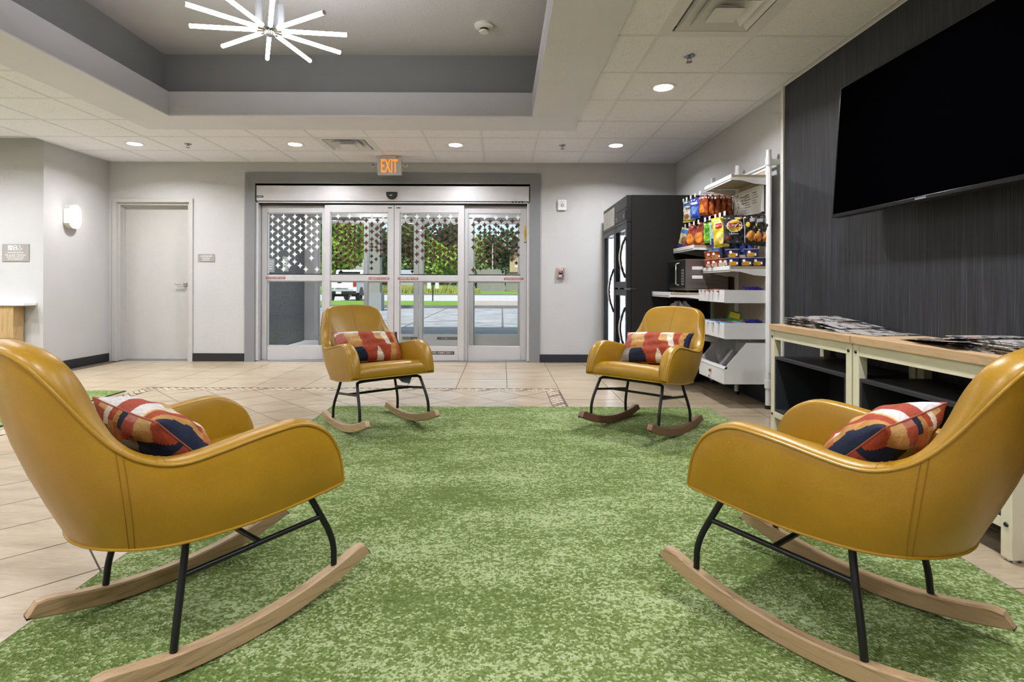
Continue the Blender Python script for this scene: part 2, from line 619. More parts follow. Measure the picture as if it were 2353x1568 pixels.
o = mb.build('mosaic_border', M['mosaic'], fl); o['kind'] = 'stuff'
o = mb2.build('mosaic_accent', M['mosaic_dark'], fl); o['kind'] = 'stuff'

# walls
DX0, DX1, DZ = -5.03, -4.085, 2.07               # luggage door opening
SX0, SX1, SZ = -3.22, 0.365, 2.325               # entrance opening
mb = MB()
ZT = 3.6
mb.box(XL - .12, DX0, YB, YB + .14, -.1, ZT).box(DX0, DX1, YB, YB + .14, DZ, ZT).box(DX1, SX0, YB, YB + .14, -.1, ZT)
mb.box(SX0, SX1, YB, YB + .14, SZ, ZT).box(SX1, XR + .14, YB, YB + .14, -.1, ZT)
struct('wall_back', mb, M['wall'], 'pale grey textured wall around the glass entrance', 'wall')
struct('wall_right', MB().box(XR, XR + .14, 4.36, YB, -.1, ZT), M['wall'], 'pale grey wall behind the snack shelving', 'wall')
struct('wall_feature', MB().box(XR - .018, XR + .14, Y0, 4.36, -.1, ZT), M['wallcovering'], 'charcoal wall with fine vertical stripes behind the television', 'wall')
struct('wall_left', MB().box(XL - .12, XL, YF + .12, YB, -.1, ZT), M['wall'], 'short grey wall carrying the lit sconce', 'wall')
struct('wall_front', MB().box(X0, XL, YF, YF + .12, -.1, ZT), M['wall'], 'pale wall with the assistance plaque beside the counter', 'wall')
struct('wall_far_left', MB().box(X0 - .14, X0, Y0, YF + .12, -.1, ZT), M['wall'], 'plain pale wall at the left end of the lobby', 'wall')
struct('wall_rear', MB().box(X0 - .14, XR + .14, Y0 - .14, Y0, -.1, ZT), M['wall'], 'plain pale wall behind the seating group', 'wall')
struct('roof', MB().box(X0 - .2, XR + .3, Y0 - .2, YB + .14, ZT, ZT + .15), M['ceil_white'], 'flat roof slab over the lobby', 'roof')
# wallcovering edge trim
struct('trim_2', MB().box(XR - .032, XR + .0, 4.362, 4.40, 0.0, ZC), M['offwhite'], 'white vertical edge strip ending the striped wallcovering', 'trim', bevel=.003)

# baseboards
def bb(name, mbx, label, mat='base'):
    struct(name, mbx, M[mat], label, 'baseboard', bevel=.003)
def bbx(x0, x1, y, d=-1):
    return MB().box(x0, x1, y + (-.014 if d < 0 else 0), y + (0 if d < 0 else .014), 0, .105)
bb('baseboard_back_a', bbx(XL, DX0 - .135, YB), 'short black baseboard left of the luggage door')
bb('baseboard_back_b', bbx(DX1 + .05, SX0 - .135, YB), 'black baseboard between the luggage door and the entrance')
bb('baseboard_back_c', bbx(SX1 + .135, XR, YB), 'dark baseboard right of the glass entrance', 'base_navy')
bb('baseboard_left', MB().box(XL, XL + .014, YF, YB - .014, 0, .105), 'black baseboard below the wall sconce')
bb('baseboard_front', MB().box(X0, XL + .014, YF - .014, YF, 0, .105), 'black baseboard below the assistance plaque')
bb('baseboard_right', MB().box(XR - .032, XR - .018, Y0, 4.36, 0, .105), 'dark baseboard under the striped wall', 'base_navy')
bb('baseboard_right_far', MB().box(XR - .014, XR, 4.40, YB - .014, 0, .24), 'dark navy baseboard behind the snack shelving', 'base_navy')

# ---- tiled ceiling
ce = struct('ceiling', MB().box(X0, TX0, Y0, YB, ZC + .03, ZC + .06).box(TX1, XR, Y0, YB, ZC + .03, ZC + .06)
            .box(TX0, TX1, Y0, TY0, ZC + .03, ZC + .06).box(TX0, TX1, TY1, YB, ZC + .03, ZC + .06), M['ceil_white'],
            'white suspended ceiling of square fissured tiles', 'ceiling')
GX, GY, GS = 0.381, 6.544, 0.61
VENTS = [(1, 4), (-4, 0)]    # column, row (rows count towards the camera)
def ctile(poly):
    link('ceiling_tile', MB().prism(poly, 'z', ZC, ZC + .018).mesh('ceiling_tile', M['ctile']), ce)
HB = .012
skip = set()
for i in range(-14, 4):
    for j in range(-1, 17):
        x0 = GX + GS * i; y1 = GY - GS * j; y0 = y1 - GS
        if (i, j - 0) in [(1, 5), (-4, 0)]: continue
        p = [(x0 + HB, y0 + HB), (x0 + GS - HB, y0 + HB), (x0 + GS - HB, y1 - HB), (x0 + HB, y1 - HB)]
        p = clip_rect(p, X0, XR, Y0, YB)
        if len(p) < 3 or area(p) < .001: continue
        cxm = sum(q[0] for q in p) / len(p); cym = sum(q[1] for q in p) / len(p)
        if cxm < XL - .1 and cym > YF: continue
        # cut by the tray soffit
        parts = []
        inside = clip_rect(p, TX0, TX1, TY0, TY1)
        if len(inside) < 3 or area(inside) < 1e-5: parts = [p]
        else:
            for q in (clip(p, 1, 0, TX0), clip(p, -1, 0, -TX1), clip_rect(p, TX0, TX1, TY1, 99), clip_rect(p, TX0, TX1, -99, TY0)):
                if len(q) >= 3 and area(q) > .001: parts.append(q)
        for q in parts: ctile(q)
def bar(x0, x1, y0, y1, zb=-.003):
    link('grid_bar', MB().box(x0, x1, y0, y1, ZC + zb, ZC + .02 + zb).mesh('grid_bar', M['tbar']), ce)
def spans(a, b, lo, hi, blocked):
    return [(a, b)] if not blocked else [(a, lo), (hi, b)]
for i in range(-14, 5):
    x = GX + GS * i
    if x < X0 or x > XR: continue
    ymax = YB if x > XL else YF
    for a, b in spans(Y0, ymax, TY0, TY1, TX0 < x < TX1):
        bar(x - HB, x + HB, a, b)
for j in range(-1, 17):
    y = GY - GS * j
    if y > YB or y < Y0: continue
    xmin = X0 if y < YF else XL
    for a, b in spans(xmin, XR, TX0, TX1, TY0 < y < TY1):
        bar(a, b, y - HB, y + HB, -.0024)
# wall angle
link('grid_bar', MB().box(XR - .02, XR, Y0, YB, ZC - .004, ZC + .012).box(XL, XR, YB - .02, YB, ZC - .004, ZC + .012)
     .box(XL, XL + .02, YF, YB, ZC - .004, ZC + .012).mesh('wall_angle', M['tbar']), ce)

# ---- ceiling tray
ZS = ZC - .018
def frame_mb(x0, x1, y0, y1, a0, a1, b0, b1, z0, z1):
    m = MB()
    m.box(x0, a0, y0, y1, z0, z1).box(a1, x1, y0, y1, z0, z1).box(a0, a1, y0, b0, z0, z1).box(a0, a1, b1, y1, z0, z1)
    return m
struct('trim_3', frame_mb(TX0, TX1, TY0, TY1, IX0, IX1, IY0, IY1, ZS, ZS + .012), M['soffit'], 'grey painted soffit band around the ceiling recess', 'soffit')
def ring(x0, x1, y0, y1, t_, z0, z1):
    return frame_mb(x0 - t_, x1 + t_, y0 - t_, y1 + t_, x0, x1, y0, y1, z0, z1)
struct('trim_4', ring(IX0, IX1, IY0, IY1, .1165, ZS + .012, 2.82), M['tray_low'], 'lower grey step of the ceiling recess', 'ceiling step')
S2 = .1165
struct('trim_5', ring(IX0 - S2, IX1 + S2, IY0 - S2, IY1 + S2, .04, 2.70, 3.26), M['tray_high'], 'dark grey upper step of the ceiling recess', 'ceiling step')
struct('ceiling_recess', MB().box(IX0 - S2, IX1 + S2, IY0 - S2, IY1 + S2, 3.217, 3.26), M['tray_top'], 'grey textured top of the ceiling recess', 'ceiling')

# ---- ceiling fittings
def vent(ci, cj, label):
    x0 = GX + GS * ci + HB; y1 = GY - GS * cj - HB; s_ = GS - 2 * HB
    cx_, cy_ = x0 + s_ / 2, y1 - s_ / 2
    v = empty('air_vent', label, 'air vent', (cx_, cy_, ZC), group=None)
    h = s_ / 2
    plate = MB()
    q = .235
    plate.box(-h, h, -h, -q, -.004, .01).box(-h, h, q, h, -.004, .01).box(-h, -q, -q, q, -.004, .01).box(q, h, -q, q, -.004, .01)
    plate.build('face_plate', M['ceil_white'], v)
    MB().box(-q, q, -q, q, .10, .11).build('duct_throat', M['black'], v)
    MB().box(-q - .004, -q, -q, q, 0, .1).box(q, q + .004, -q, q, 0, .1).box(-q, q, -q - .004, -q, 0, .1).box(-q, q, q, q + .004, 0, .1).build('duct_wall', M['alu_dark'], v)
    for k, (a, b, z) in enumerate(((.225, .165, -.006), (.155, .10, -.012), (.085, .03, -.018))):
        m = MB()
        P = []
        for rr, zz in ((a, z), (b, z + .045)):
            P.append([(-rr, -rr, zz), (rr, -rr, zz), (rr, rr, zz), (-rr, rr, zz), (-rr, -rr, zz)])
        m.grid(P)
        P = [[(x * 1.0, y, z_ + .004) for x, y, z_ in row] for row in P]
        m.grid(P)
        if k == 2:
            m.box(-.085, .085, -.085, .085, z - .003, z + .001)
        m.build('louvre', M['ceil_white'], v)
    MB().tube([(.06, -.2, .0), (.06, -.2, -.008)], .005, 8).build('screw', M['black'], v)
vent(1, 5, 'large square louvred air vent in the ceiling near the television')
vent(-4, 0, 'square louvred air vent in the ceiling left of the exit sign')

def downlight(x, y, label):
    d = empty('downlight', label, 'downlight', (x, y, ZC))
    MB().lathe([(.072, -.003), (.098, -.006), (.103, -.001), (.103, .004)], 32).build('trim_ring', M['ceil_white'], d, True)
    MB().lathe([(.0, -.0045), (.074, -.0045)], 32).build('lens', emis('fffaf2', 14.0), d)
    ld = bpy.data.lights.new('downlight_lamp', 'AREA')
    ld.shape = 'DISK'; ld.size = .15; ld.energy = DOWNLIGHT_W; ld.color = (0.945, 0.95, 1.0)
    ld.spread = R(150)
    lo = bpy.data.objects.new('lamp', ld)
    COL.objects.link(lo); lo.parent = d; lo.location = (0, 0, -.012)
    return d
for x, nm in ((-4.194, 'round recessed downlight over the luggage room door'), (-2.364, 'round recessed downlight left of the square vent by the entrance'),
              (-.534, 'round recessed downlight right of the exit sign'), (1.296, 'round recessed downlight above the drinks cooler')):
    downlight(x, 6.235, nm)
downlight(1.296, 4.405, 'brightest round downlight between the sprinkler and the snack shelving')
for x, y in ((1.296, 2.575), (1.296, .745), (1.296, -1.085), (-4.194, 4.405), (-4.194, 2.575), (-4.194, .745), (-4.194, -1.085), (-2.364, .135), (-.534, .135), (-2.364, -1.7), (-.534, -1.7), (-6.024, 4.405), (-6.024, 2.575), (-6.024, .745), (-6.634, 5.015), (-5.414, 5.015)):  # last two are unseen additions that brighten the assistance plaque wall
    downlight(x, y, 'unseen round recessed downlight in the ceiling nearer the camera')['group'] = 'downlights overhead out of view'

def sprinkler(x, y, z, label):
    s_ = empty('sprinkler', label, 'sprinkler', (x, y, z))
    MB().lathe([(.012, -.004), (.038, -.004), (.04, 0), (.04, .002)], 24).build('escutcheon', M['chrome'], s_, True)
    MB().tube([(0, 0, 0), (0, 0, -.02)], .009, 10).tube([(.012, 0, -.015), (.014, 0, -.03), (.004, 0, -.042)], .0025, 6).tube([(-.012, 0, -.015), (-.014, 0, -.03), (-.004, 0, -.042)], .0025, 6).build('body', M['alu_dark'], s_, True)
    MB().lathe([(.0, -.042), (.02, -.042), (.022, -.045), (0, -.046)], 16).build('deflector', M['alu_dark'], s_, True)
sprinkler(-3.584, 6.235, ZC - .001, 'small chrome ceiling sprinkler between the two left downlights')
sprinkler(.686, 6.235, ZC - .001, 'small chrome ceiling sprinkler above the fire alarm')
sprinkler(1.296, 3.795, ZC - .001, 'chrome ceiling sprinkler next to the large vent')

sd = empty('smoke_detector', 'white round smoke detector in the ceiling recess', 'smoke detector', (-.159, 4.64, 3.217))
MB().lathe([(.0, -.03), (.055, -.03), (.08, -.018), (.083, 0)], 32).build('base', M['white'], sd, True)
MB().lathe([(.0, -.065), (.036, -.064), (.042, -.055), (.042, -.05), (.036, -.047), (.036, -.03)], 32).build('sensor_cap', M['white'], sd, True)
MB().lathe([(.037, -.047), (.0375, -.04), (.037, -.034)], 32).build('intake_slot', M['black'], sd, True)

# starburst pendant
pn = empty('starburst_pendant', 'starburst pendant light of radiating white glowing tubes', 'pendant light', (-1.44, 3.38, 2.58))
MB().lathe([(.0, -.035), (.03, -.03), (.035, 0), (.03, .03), (0, .035)], 20).build('hub', M['chrome'], pn, True)
tube_mat = emis('ffffff', TUBE_E, True)
for az, el in [(7 + 36 * k, 0) for k in range(10)]:
    d = Vector((math.cos(R(az)) * math.cos(R(el)), math.sin(R(az)) * math.cos(R(el)), math.sin(R(el))))
    pts = [d * .075, d * .464]
    a = MB().tube([d * .02, d * .075], .011, 10).build('arm_socket', M['chrome'], pn, True)
    MB().tube(pts, .0125, 12).build('light_tube', tube_mat, pn, True)
    MB().tube([d * .464, d * .47], .0135, 12).build('end_cap', M['offwhite'], pn, True)
for dx, dy, h in ((-.085, .03, .17), (-.055, -.02, .15), (.02, .04, .18), (.07, .0, .13)):
    MB().cbox((dx, dy, .03 + h / 2), (.034, .02, h)).build('driver_box', M['alu_dark'], pn, bevel=.003)
for dx in (-.04, .0):
    MB().tube([(dx, .02, .0), (dx, .02, 3.217 - 2.58)], .0016, 6).build('cable', M['alu_dark'], pn)
MB().lathe([(.0, .61), (.075, .612), (.08, .637)], 24).build('canopy', M['chrome'], pn, True)
# ------------------------------------------------------------------ luggage room door
d1 = empty('door_1', 'plain grey luggage room door with lever handle', 'door', (DX0, YB, 0), kind='structure')
W_ = DX1 - DX0
fm = MB()
fm.prism([(-.052, 0), (-.004, 0), (-.004, DZ + .004), (W_ + .004, DZ + .004), (W_ + .004, 0), (W_ + .055, 0), (W_ + .055, DZ + .055), (-.055, DZ + .055)], 'y', -.018, .02)
fm.build('door_frame', M['door_paint'], d1, bevel=.003)
MB().box(0.0, .03, .02, .14, 0, DZ).box(W_ - .03, W_, .02, .14, 0, DZ).box(.03, W_ - .03, .02, .14, DZ - .03, DZ).build('jamb', M['door_paint'], d1, bevel=.002)
MB().box(.03, .045, .075, .10, 0, DZ - .03).box(W_ - .045, W_ - .03, .075, .10, 0, DZ - .03).box(.045, W_ - .045, .075, .10, DZ - .05, DZ - .03).build('door_stop', M['door_paint'], d1)
leaf = MB().box(.034, W_ - .034, .10, .14, .012, DZ - .034).build('door_leaf', M['door_paint'], d1, bevel=.002)
hx, hz = W_ - .10, 1.01
MB().lathe([(.026, 0), (.026, -.012), (.012, -.015), (.012, -.05)], 20, (hx, .10, hz), 'y').build('rose', M['chrome'], leaf, True)
MB().tube([(hx, .052, hz), (hx - .03, .048, hz), (hx - .12, .052, hz - .004)], [.011, .0105, .008], 12).build('lever_handle', M['chrome'], leaf, True)
MB().box(0.03, W_ - .03, .02, .14, 0, .01).build('threshold', M['alu_dark'], d1)

# ------------------------------------------------------------------ entrance portal and sliding doors
PX0, PX1, PZ = -3.352, 0.497, 2.465
struct('trim_1', MB().box(PX0, SX0, YB - .02, YB + .14, 0, PZ).box(SX1, PX1, YB - .02, YB + .14, 0, PZ).box(SX0, SX1, YB - .02, YB + .14, SZ, PZ),
       M['portal'], 'wide dark grey portal surround of the glass entrance', 'door surround', bevel=.004)

def star(mb, x, y, z, rx, rz=None, n=5):
    """four pointed star with concave sides, thin film in the xz plane"""
    rz = rz or rx * 1.16
    pts = []
    for q in range(4):
        c, d = (math.cos(R(90 * q)), math.sin(R(90 * q))), (math.cos(R(90 * q + 90)), math.sin(R(90 * q + 90)))
        for k in range(n):
            t_ = k / n
            px_ = (1 - t_) ** 2 * c[0] + 2 * t_ * (1 - t_) * (c[0] + d[0]) * .17 + t_ ** 2 * d[0]
            pz_ = (1 - t_) ** 2 * c[1] + 2 * t_ * (1 - t_) * (c[1] + d[1]) * .17 + t_ ** 2 * d[1]
            pts.append((x + px_ * rx, z + pz_ * rz))
    nn = len(pts)
    mb.add([(x, y, z)] + [(p[0], y, p[1]) for p in pts], [(0, 1 + k, 1 + (k + 1) % nn) for k in range(nn)])

def star_field(x0, x1, z0, z1, pitch, cx_, fade=1.0, seed=1, size=.5):
    """staggered lattice that thins out towards the bottom"""
    rnd = random.Random(seed)
    out = []
    RS = .0497
    rows = int((z1 - z0) / RS) + 1
    for r_ in range(rows):
        z = z1 - .04 - r_ * RS
        dens = 1.0 if z > z0 + (z1 - z0) * .45 else max(0.0, (z - z0) / ((z1 - z0) * .45)) ** .9
        k0 = int((x0 - cx_) / pitch) - 2
        for k in range(k0, k0 + int((x1 - x0) / pitch) + 5):
            x = cx_ + k * pitch + (pitch / 2 if r_ % 2 else 0)
            if x < x0 + .03 or x > x1 - .03 or z < z0 + .03: continue
            if rnd.random() > dens * fade: continue
            out.append((x, z))
    return out

def door_panel(parent, x0, x1, y, z0, z1, stile, rails, name, glass_tint='glass', depth=.045):
    """rails: (bottom rail top z, mid rail low, mid rail high, glass top z)"""
    rb, ml, mh, gt = rails
    p = link(name, None, parent)
    f = MB()
    f.box(x0, x0 + stile, y, y + depth, z0, z1).box(x1 - stile, x1, y, y + depth, z0, z1)
    f.box(x0 + stile, x1 - stile, y, y + depth, z0, rb).box(x0 + stile, x1 - stile, y, y + depth, ml, mh).box(x0 + stile, x1 - stile, y, y + depth, gt, z1)
    # glazing beads
    for a, b in ((rb, ml), (mh, gt)):
        f.box(x0 + stile, x0 + stile + .012, y + .008, y + depth - .008, a, b).box(x1 - stile - .012, x1 - stile, y + .008, y + depth - .008, a, b)
        f.box(x0 + stile, x1 - stile, y + .008, y + depth - .008, a, a + .012).box(x0 + stile, x1 - stile, y + .008, y + depth - .008, b - .012, b)
    f.build('panel_frame', M['alu'], p, bevel=.002)
    for a, b in ((rb, ml), (mh, gt)):
        MB().box(x0 + stile + .01, x1 - stile - .01, y + depth / 2 - .003, y + depth / 2 + .003, a + .01, b - .01).build('glass_pane', M[glass_tint], p)
    MB().box(x0 + stile + .012, x1 - stile - .012, y + .004, y + .008, mh + .0, mh + .012).build('gasket', M['blackmetal'], p)
    return p

d2 = empty('door_2', 'inner automatic sliding glass doors with star stickers', 'sliding door', (0, 0, 0), kind='structure')
RAILS = (.19, 1.056, 1.136, 1.957)
yS, yF = YB + .03, YB + .09
# operator header box
hb = MB().box(SX0 + .01, SX1 - .01, YB - .005, YB + .16, 2.10, 2.30).build('header_box', M['alu'], d2, bevel=.006)
MB().box(SX0 + .01, SX1 - .01, YB + .0, YB + .16, 2.075, 2.09).build('header_lip', M['alu'], d2)
MB().box(SX0 + .03, SX1 - .03, YB + .03, YB + .15, 2.055, 2.10).build('track_shadow_gap', M['blackmetal'], d2)
MB().box(SX0, SX0 + .035, YB + .0, YB + .14, 0, 2.09).box(SX1 - .035, SX1, YB + .0, YB + .14, 0, 2.09).build('side_jamb', M['alu'], d2, bevel=.003)
MB().box(SX0, SX1, YB + .0, YB + .20, 0.0, .012).build('floor_track', M['alu_dark'], d2)
panels = {}
CXD = -1.415
spec_p = [('fixed_panel', -3.175, -2.30, yF), ('sliding_panel', -2.325, CXD - .004, yS), ('sliding_panel', CXD + .004, -.495, yS), ('fixed_panel', -.52, .325, yF)]
pan = []
for nm, a, b, y in spec_p:
    pan.append(door_panel(d2, a, b, y, .014, 2.05, .072, RAILS, nm))
# star stickers: white film, darkened in colour where daylight stands behind
PIT = .148
for idx, (nm, a, b, y) in enumerate(spec_p):
    st = star_field(a + .075, b - .075, 1.15, 1.945, PIT, CXD, 1.0, 11 + idx)
    w = MB(); br = MB()
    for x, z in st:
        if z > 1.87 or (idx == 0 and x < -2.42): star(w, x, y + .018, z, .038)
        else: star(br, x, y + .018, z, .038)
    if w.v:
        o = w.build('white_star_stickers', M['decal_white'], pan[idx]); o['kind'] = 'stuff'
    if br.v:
        o = br.build('backlit_star_stickers', M['decal_backlit'], pan[idx]); o['kind'] = 'stuff'
def band(parent, x0, x1, z0, z1, y, mat, label_text, tm, bold=.01):
    o = MB().box(x0, x1, y - .0015, y, z0, z1).build('warning_strip', mat, parent)
    text(label_text, (z1 - z0) * .62, tm, o, ((x0 + x1) / 2, y - .0025, (z0 + z1) / 2), width=(x1 - x0) * .93, bold=bold)
band(pan[0], -3.12, -2.865, 1.078, 1.106, yF, M['red'], 'CAUTION STAND BACK', M['sign_white'])
band(pan[1], -1.745, -1.475, 1.075, 1.103, yS, M['red'], 'IN EMERGENCY PUSH TO OPEN', M['sign_white'])
band(pan[2], -1.365, -1.095, 1.075, 1.103, yS, M['red'], 'IN EMERGENCY PUSH TO OPEN', M['sign_white'])
band(pan[3], .03, .285, 1.078, 1.106, yF, M['red'], 'CAUTION STAND BACK', M['sign_white'])
for k, x in ((1, CXD - .055), (2, CXD + .055)):
    MB().box(x - .027, x + .027, yS - .002, yS, 2.012, 2.024).build('maker_plate', M['blackmetal'], pan[k])
o = MB().prism(rrect(-3.212, -3.115, 2.142, 2.168, .012), 'y', YB - .008, YB - .005).build('maker_badge', M['black'], d2)
text('STANLEY', .012, M['sign_white'], o, (-3.1635, YB - .0095, 2.155), width=.078, bold=.02)
band(pan[2], -.95, -.62, .095, .135, yS, M['black'], 'CAUTION  AUTOMATIC DOOR >>>', M['sign_white'])
MB().prism([(.295, 1.60), (.32, 1.60), (.32, 1.79), (.295, 1.79)], 'y', yF - .002, yF).build('yellow_label', plain('c9a818', .5), pan[3])
text('II', .09, M['black'], pan[3], (.3075, yF - .003, 1.69), width=.008)
MB().box(.295, .32, yF - .002, yF, 1.57, 1.582).build('label_strip', M['black'], pan[3])
# motion sensor on header
sn = link('motion_sensor', None, d2)
pp = [(-.075, .045), (.075, .045), (.07, -.005), (.045, -.04), (0, -.052), (-.045, -.04), (-.07, -.005)]
MB().prism([(CXD - .02 + a * 1.12, 2.17 + b * 1.12) for a, b in pp], 'y', YB - .012, YB - .005).build('sensor_bezel', M['sign_white'], sn)
MB().prism([(CXD - .02 + a, 2.17 + b) for a, b in pp], 'y', YB - .05, YB - .010).build('sensor_body', M['black'], sn, bevel=.012)
MB().box(CXD - .045, CXD - .01, YB - .051, YB - .0495, 2.165, 2.175).build('sensor_window', M['sign_white'], sn)
for k in range(4):
    MB().lathe([(.0, -.007), (.010, -.007), (.012, 0)], 12, (.14 + .042 * k, YB + .0, 2.094), 'y').build('bolt', M['blackmetal'], d2)

# ---- vestibule between the two door sets
YO = 8.92
struct('vestibule_floor', MB().box(-3.35, .55, YB + .14, YO + .12, -.1, 0.0), M['tile'], 'light vestibule floor between the two glass door sets', 'floor')
t = NT('dark_vestibule_wallpaper')
n1 = t.noise(14, 4, .7, t.coords((1, 1, 2.5)))
t.color(t.ramp(n1, [(.3, '45464a'), (.7, '67686c')]))
struct('vestibule_wall_left', MB().box(-3.40, -3.22, YB + .14, YO + .1, -.1, 2.7), t.set(.5), 'dark grey side wall of the entrance vestibule', 'wall')
struct('vestibule_wall_right', MB().box(.40, .58, YB + .14, YO + .1, -.1, 2.7), M['wall'], 'pale side wall of the entrance vestibule', 'wall')
struct('vestibule_ceiling', MB().box(-3.40, .58, YB + .14, YO + .3, 2.5, 2.6), M['ceil_white'], 'pale ceiling of the entrance vestibule', 'ceiling')
struct('vestibule_baseboard', MB().box(-3.22, -3.20, YB + .2, YO - .1, 0, .10), M['black'], 'dark skirting on the vestibule wall', 'baseboard')
struct('vestibule_ledge', MB().prism([(-3.22, YB + .55), (-2.98, YO - .02), (-3.22, YO - .02)], 'z', 0, .10), M['ceil_white'], 'low white ledge at the foot of the vestibule wall', 'ledge')
for yy, zz, w_, h_, lb in ((7.62, 1.27, .20, .19, 'small pale notice plate on the dark vestibule wall nearest the inner door'), (8.12, 1.31, .22, .22, 'larger pale notice plate on the dark vestibule wall')):
    o = tag(MB().box(-3.22, -3.212, yy - w_ / 2, yy + w_ / 2, zz - h_ / 2, zz + h_ / 2).build('notice_plate', plain('a7a7a9', .5)), lb, 'sign')
    for k in range(4):
        MB().box(-3.2125, -3.211, yy - w_ * .36, yy + w_ * (.36 - .08 * k), zz + h_ * (.3 - .18 * k) - .006, zz + h_ * (.3 - .18 * k) + .006).build('print_line', M['sign_white'], o)
for x_ in (-2.3, -.5):
    v_ = empty('vestibule_downlight', 'recessed downlight in the vestibule ceiling', 'downlight', (x_, 8.0, 2.5), group='vestibule downlights')
    MB().lathe([(.0, -.003), (.07, -.003)], 24).build('lens', emis('fffaf2', 10.0), v_)
    MB().lathe([(.07, -.002), (.095, -.004), (.1, 0)], 24).build('trim_ring', M['ceil_white'], v_)
    q_ = bpy.data.lights.new('vestibule_lamp', 'AREA'); q_.shape = 'DISK'; q_.size = .14; q_.energy = 22.0
    qo = bpy.data.objects.new('lamp', q_); COL.objects.link(qo); qo.parent = v_; qo.location = (0, 0, -.01)
d3 = empty('door_3', 'outer sliding glass doors on the far side of the vestibule', 'sliding door', (0, 0, 0), kind='structure')
MB().box(-3.22, .40, YO - .03, YO + .12, 2.10, 2.5).build('header_box', M['alu'], d3, bevel=.006)
MB().box(-3.22, -3.06, YO, YO + .1, 0, 2.1).box(.33, .40, YO, YO + .1, 0, 2.1).build('side_jamb', M['alu'], d3)
MB().prism([(-1.55 + a, 2.22 + b) for a, b in ((-.13, .05), (.13, .05), (.13, -.03), (.09, -.05), (-.09, -.05), (-.13, -.03))], 'y', YO - .10, YO - .03).build('motion_sensor', M['black'], d3, bevel=.01)
R3 = (.187, 1.056, 1.136, 2.02)
spec3 = [('fixed_panel', -3.07, -2.19, YO + .06), ('sliding_panel', -2.25, -1.362, YO), ('sliding_panel', -1.352, -.46, YO), ('fixed_panel', -.525, .34, YO + .06)]
for idx, (nm, a, b, y) in enumerate(spec3):
    p3 = door_panel(d3, a, b, y, .014, 2.09, .066, R3, nm)
    k_ = MB()
    for x, z in star_field(a + .07, b - .07, 1.15, 2.01, PIT, -1.39, .95, 31 + idx):
        if z < 1.98: star(k_, x, y + .018, z, .038)
    o = k_.build('backlit_outer_stickers', M['decal_backlit_outer'], p3); o['kind'] = 'stuff'
    if idx == 2:
        band(p3, -1.05, -.60, .115, .155, y, M['black'], '<<< AUTOMATIC CAUTION DOOR >>>', M['sign_white'])
    if idx == 1:
        band(p3, -1.62, -1.38, .115, .155, y, M['black'], 'DOOR >>>', M['sign_white'])

# ------------------------------------------------------------------ wall fittings
ex = empty('exit_sign', 'white exit sign with orange letters and two round lamps', 'exit sign', (-1.394, 6.78, 0))
zt = 2.597
MB().box(-.085, .085, -.03, .03, zt - .02, zt + .008).build('ceiling_mount', M['offwhite'], ex, bevel=.004)
bd = MB().box(-.152, .152, -.025, .025, zt - .228, zt - .02).build('sign_body', plain('cfcbd0', .45), ex, bevel=.01)
text('EXIT', .165, emis('ff8a2a', 0.9), bd, (0, -.0262, zt - .118), width=.205, bold=.015)
for sx in (-1, 1):
    h = link('emergency_lamp', None, ex)
    MB().lathe([(.0, -.032), (.018, -.032), (.027, -.026), (.029, 0), (.022, .02), (0, .026)], 20, (sx * .198, 0, zt - .108), 'y').build('lamp_housing', M['offwhite'], h, True)
    MB().lathe([(.0, -.034), (.012, -.0335), (.02, -.0325)], 16, (sx * .198, 0, zt - .108), 'y').build('reflector', M['alu_dark'], h, True)
    MB().tube([(sx * .15, 0, zt - .108), (sx * .18, 0, zt - .108)], .008, 8).build('lamp_arm', M['offwhite'], h)

al = empty('alarm_strobe', 'small white wall detector above the fire alarm pull', 'alarm', (.782, YB, 0))
z = 2.055
MB().prism(rrect(-.057, .057, z - .068, z + .068, .014), 'y', -.032, 0).build('housing', M['white'], al, bevel=.005)
MB().lathe([(.014, -.033), (.019, -.036), (.019, -.032)], 20, (0.002, 0, z - .004), 'y').build('test_button_ring', M['blackmetal'], al, True)
MB().lathe([(.0, -.037), (.013, -.035)], 20, (0.002, 0, z - .004), 'y').build('test_button', M['white'], al, True)
MB().box(-.018, .022, -.0335, -.032, z + .025, z + .05).build('indicator_window', M['offwhite'], al)
for k in range(3):
    MB().box(-.050, -.047, -.033, -.0315, z - .005 + .014 * k, z + .001 + .014 * k).build('sounder_slot', M['black'], al)

fp = empty('fire_alarm_pull', 'red fire alarm pull station on the wall right of the entrance', 'fire alarm', (.765, YB, 0))
z = 1.172
MB().box(-.057, .057, -.004, 0, z - .085, z + .07).build('shadow_patch', plain('a9abad', .5), fp)  # grey shadow round the pull station, modelled as a thin plate
MB().prism(rrect(-.05, .05, z - .066, z + .066, .008), 'y', -.045, -.004).build('housing', plain('c9c4c0', .4), fp, bevel=.004)
MB().box(-.043, .043, -.048, -.044, z - .058, z + .06).build('red_face', M['red'], fp)
text('FIRE', .022, M['sign_white'], fp, (0, -.0486, z + .045), width=.07, bold=.02)
MB().box(-.034, .034, -.051, -.047, z - .03, z + .03).build('handle_frame', M['offwhite'], fp)
hd_ = MB().box(-.029, .029, -.055, -.050, z - .022, z + .024).build('pull_handle', M['black'], fp)
text('PULL', .012, M['sign_white'], hd_, (0, -.0556, z + .010), width=.04, bold=.02)
MB().box(-.03, .015, -.0486, -.048, z - .05, z - .038).build('print_line', M['sign_white'], fp)

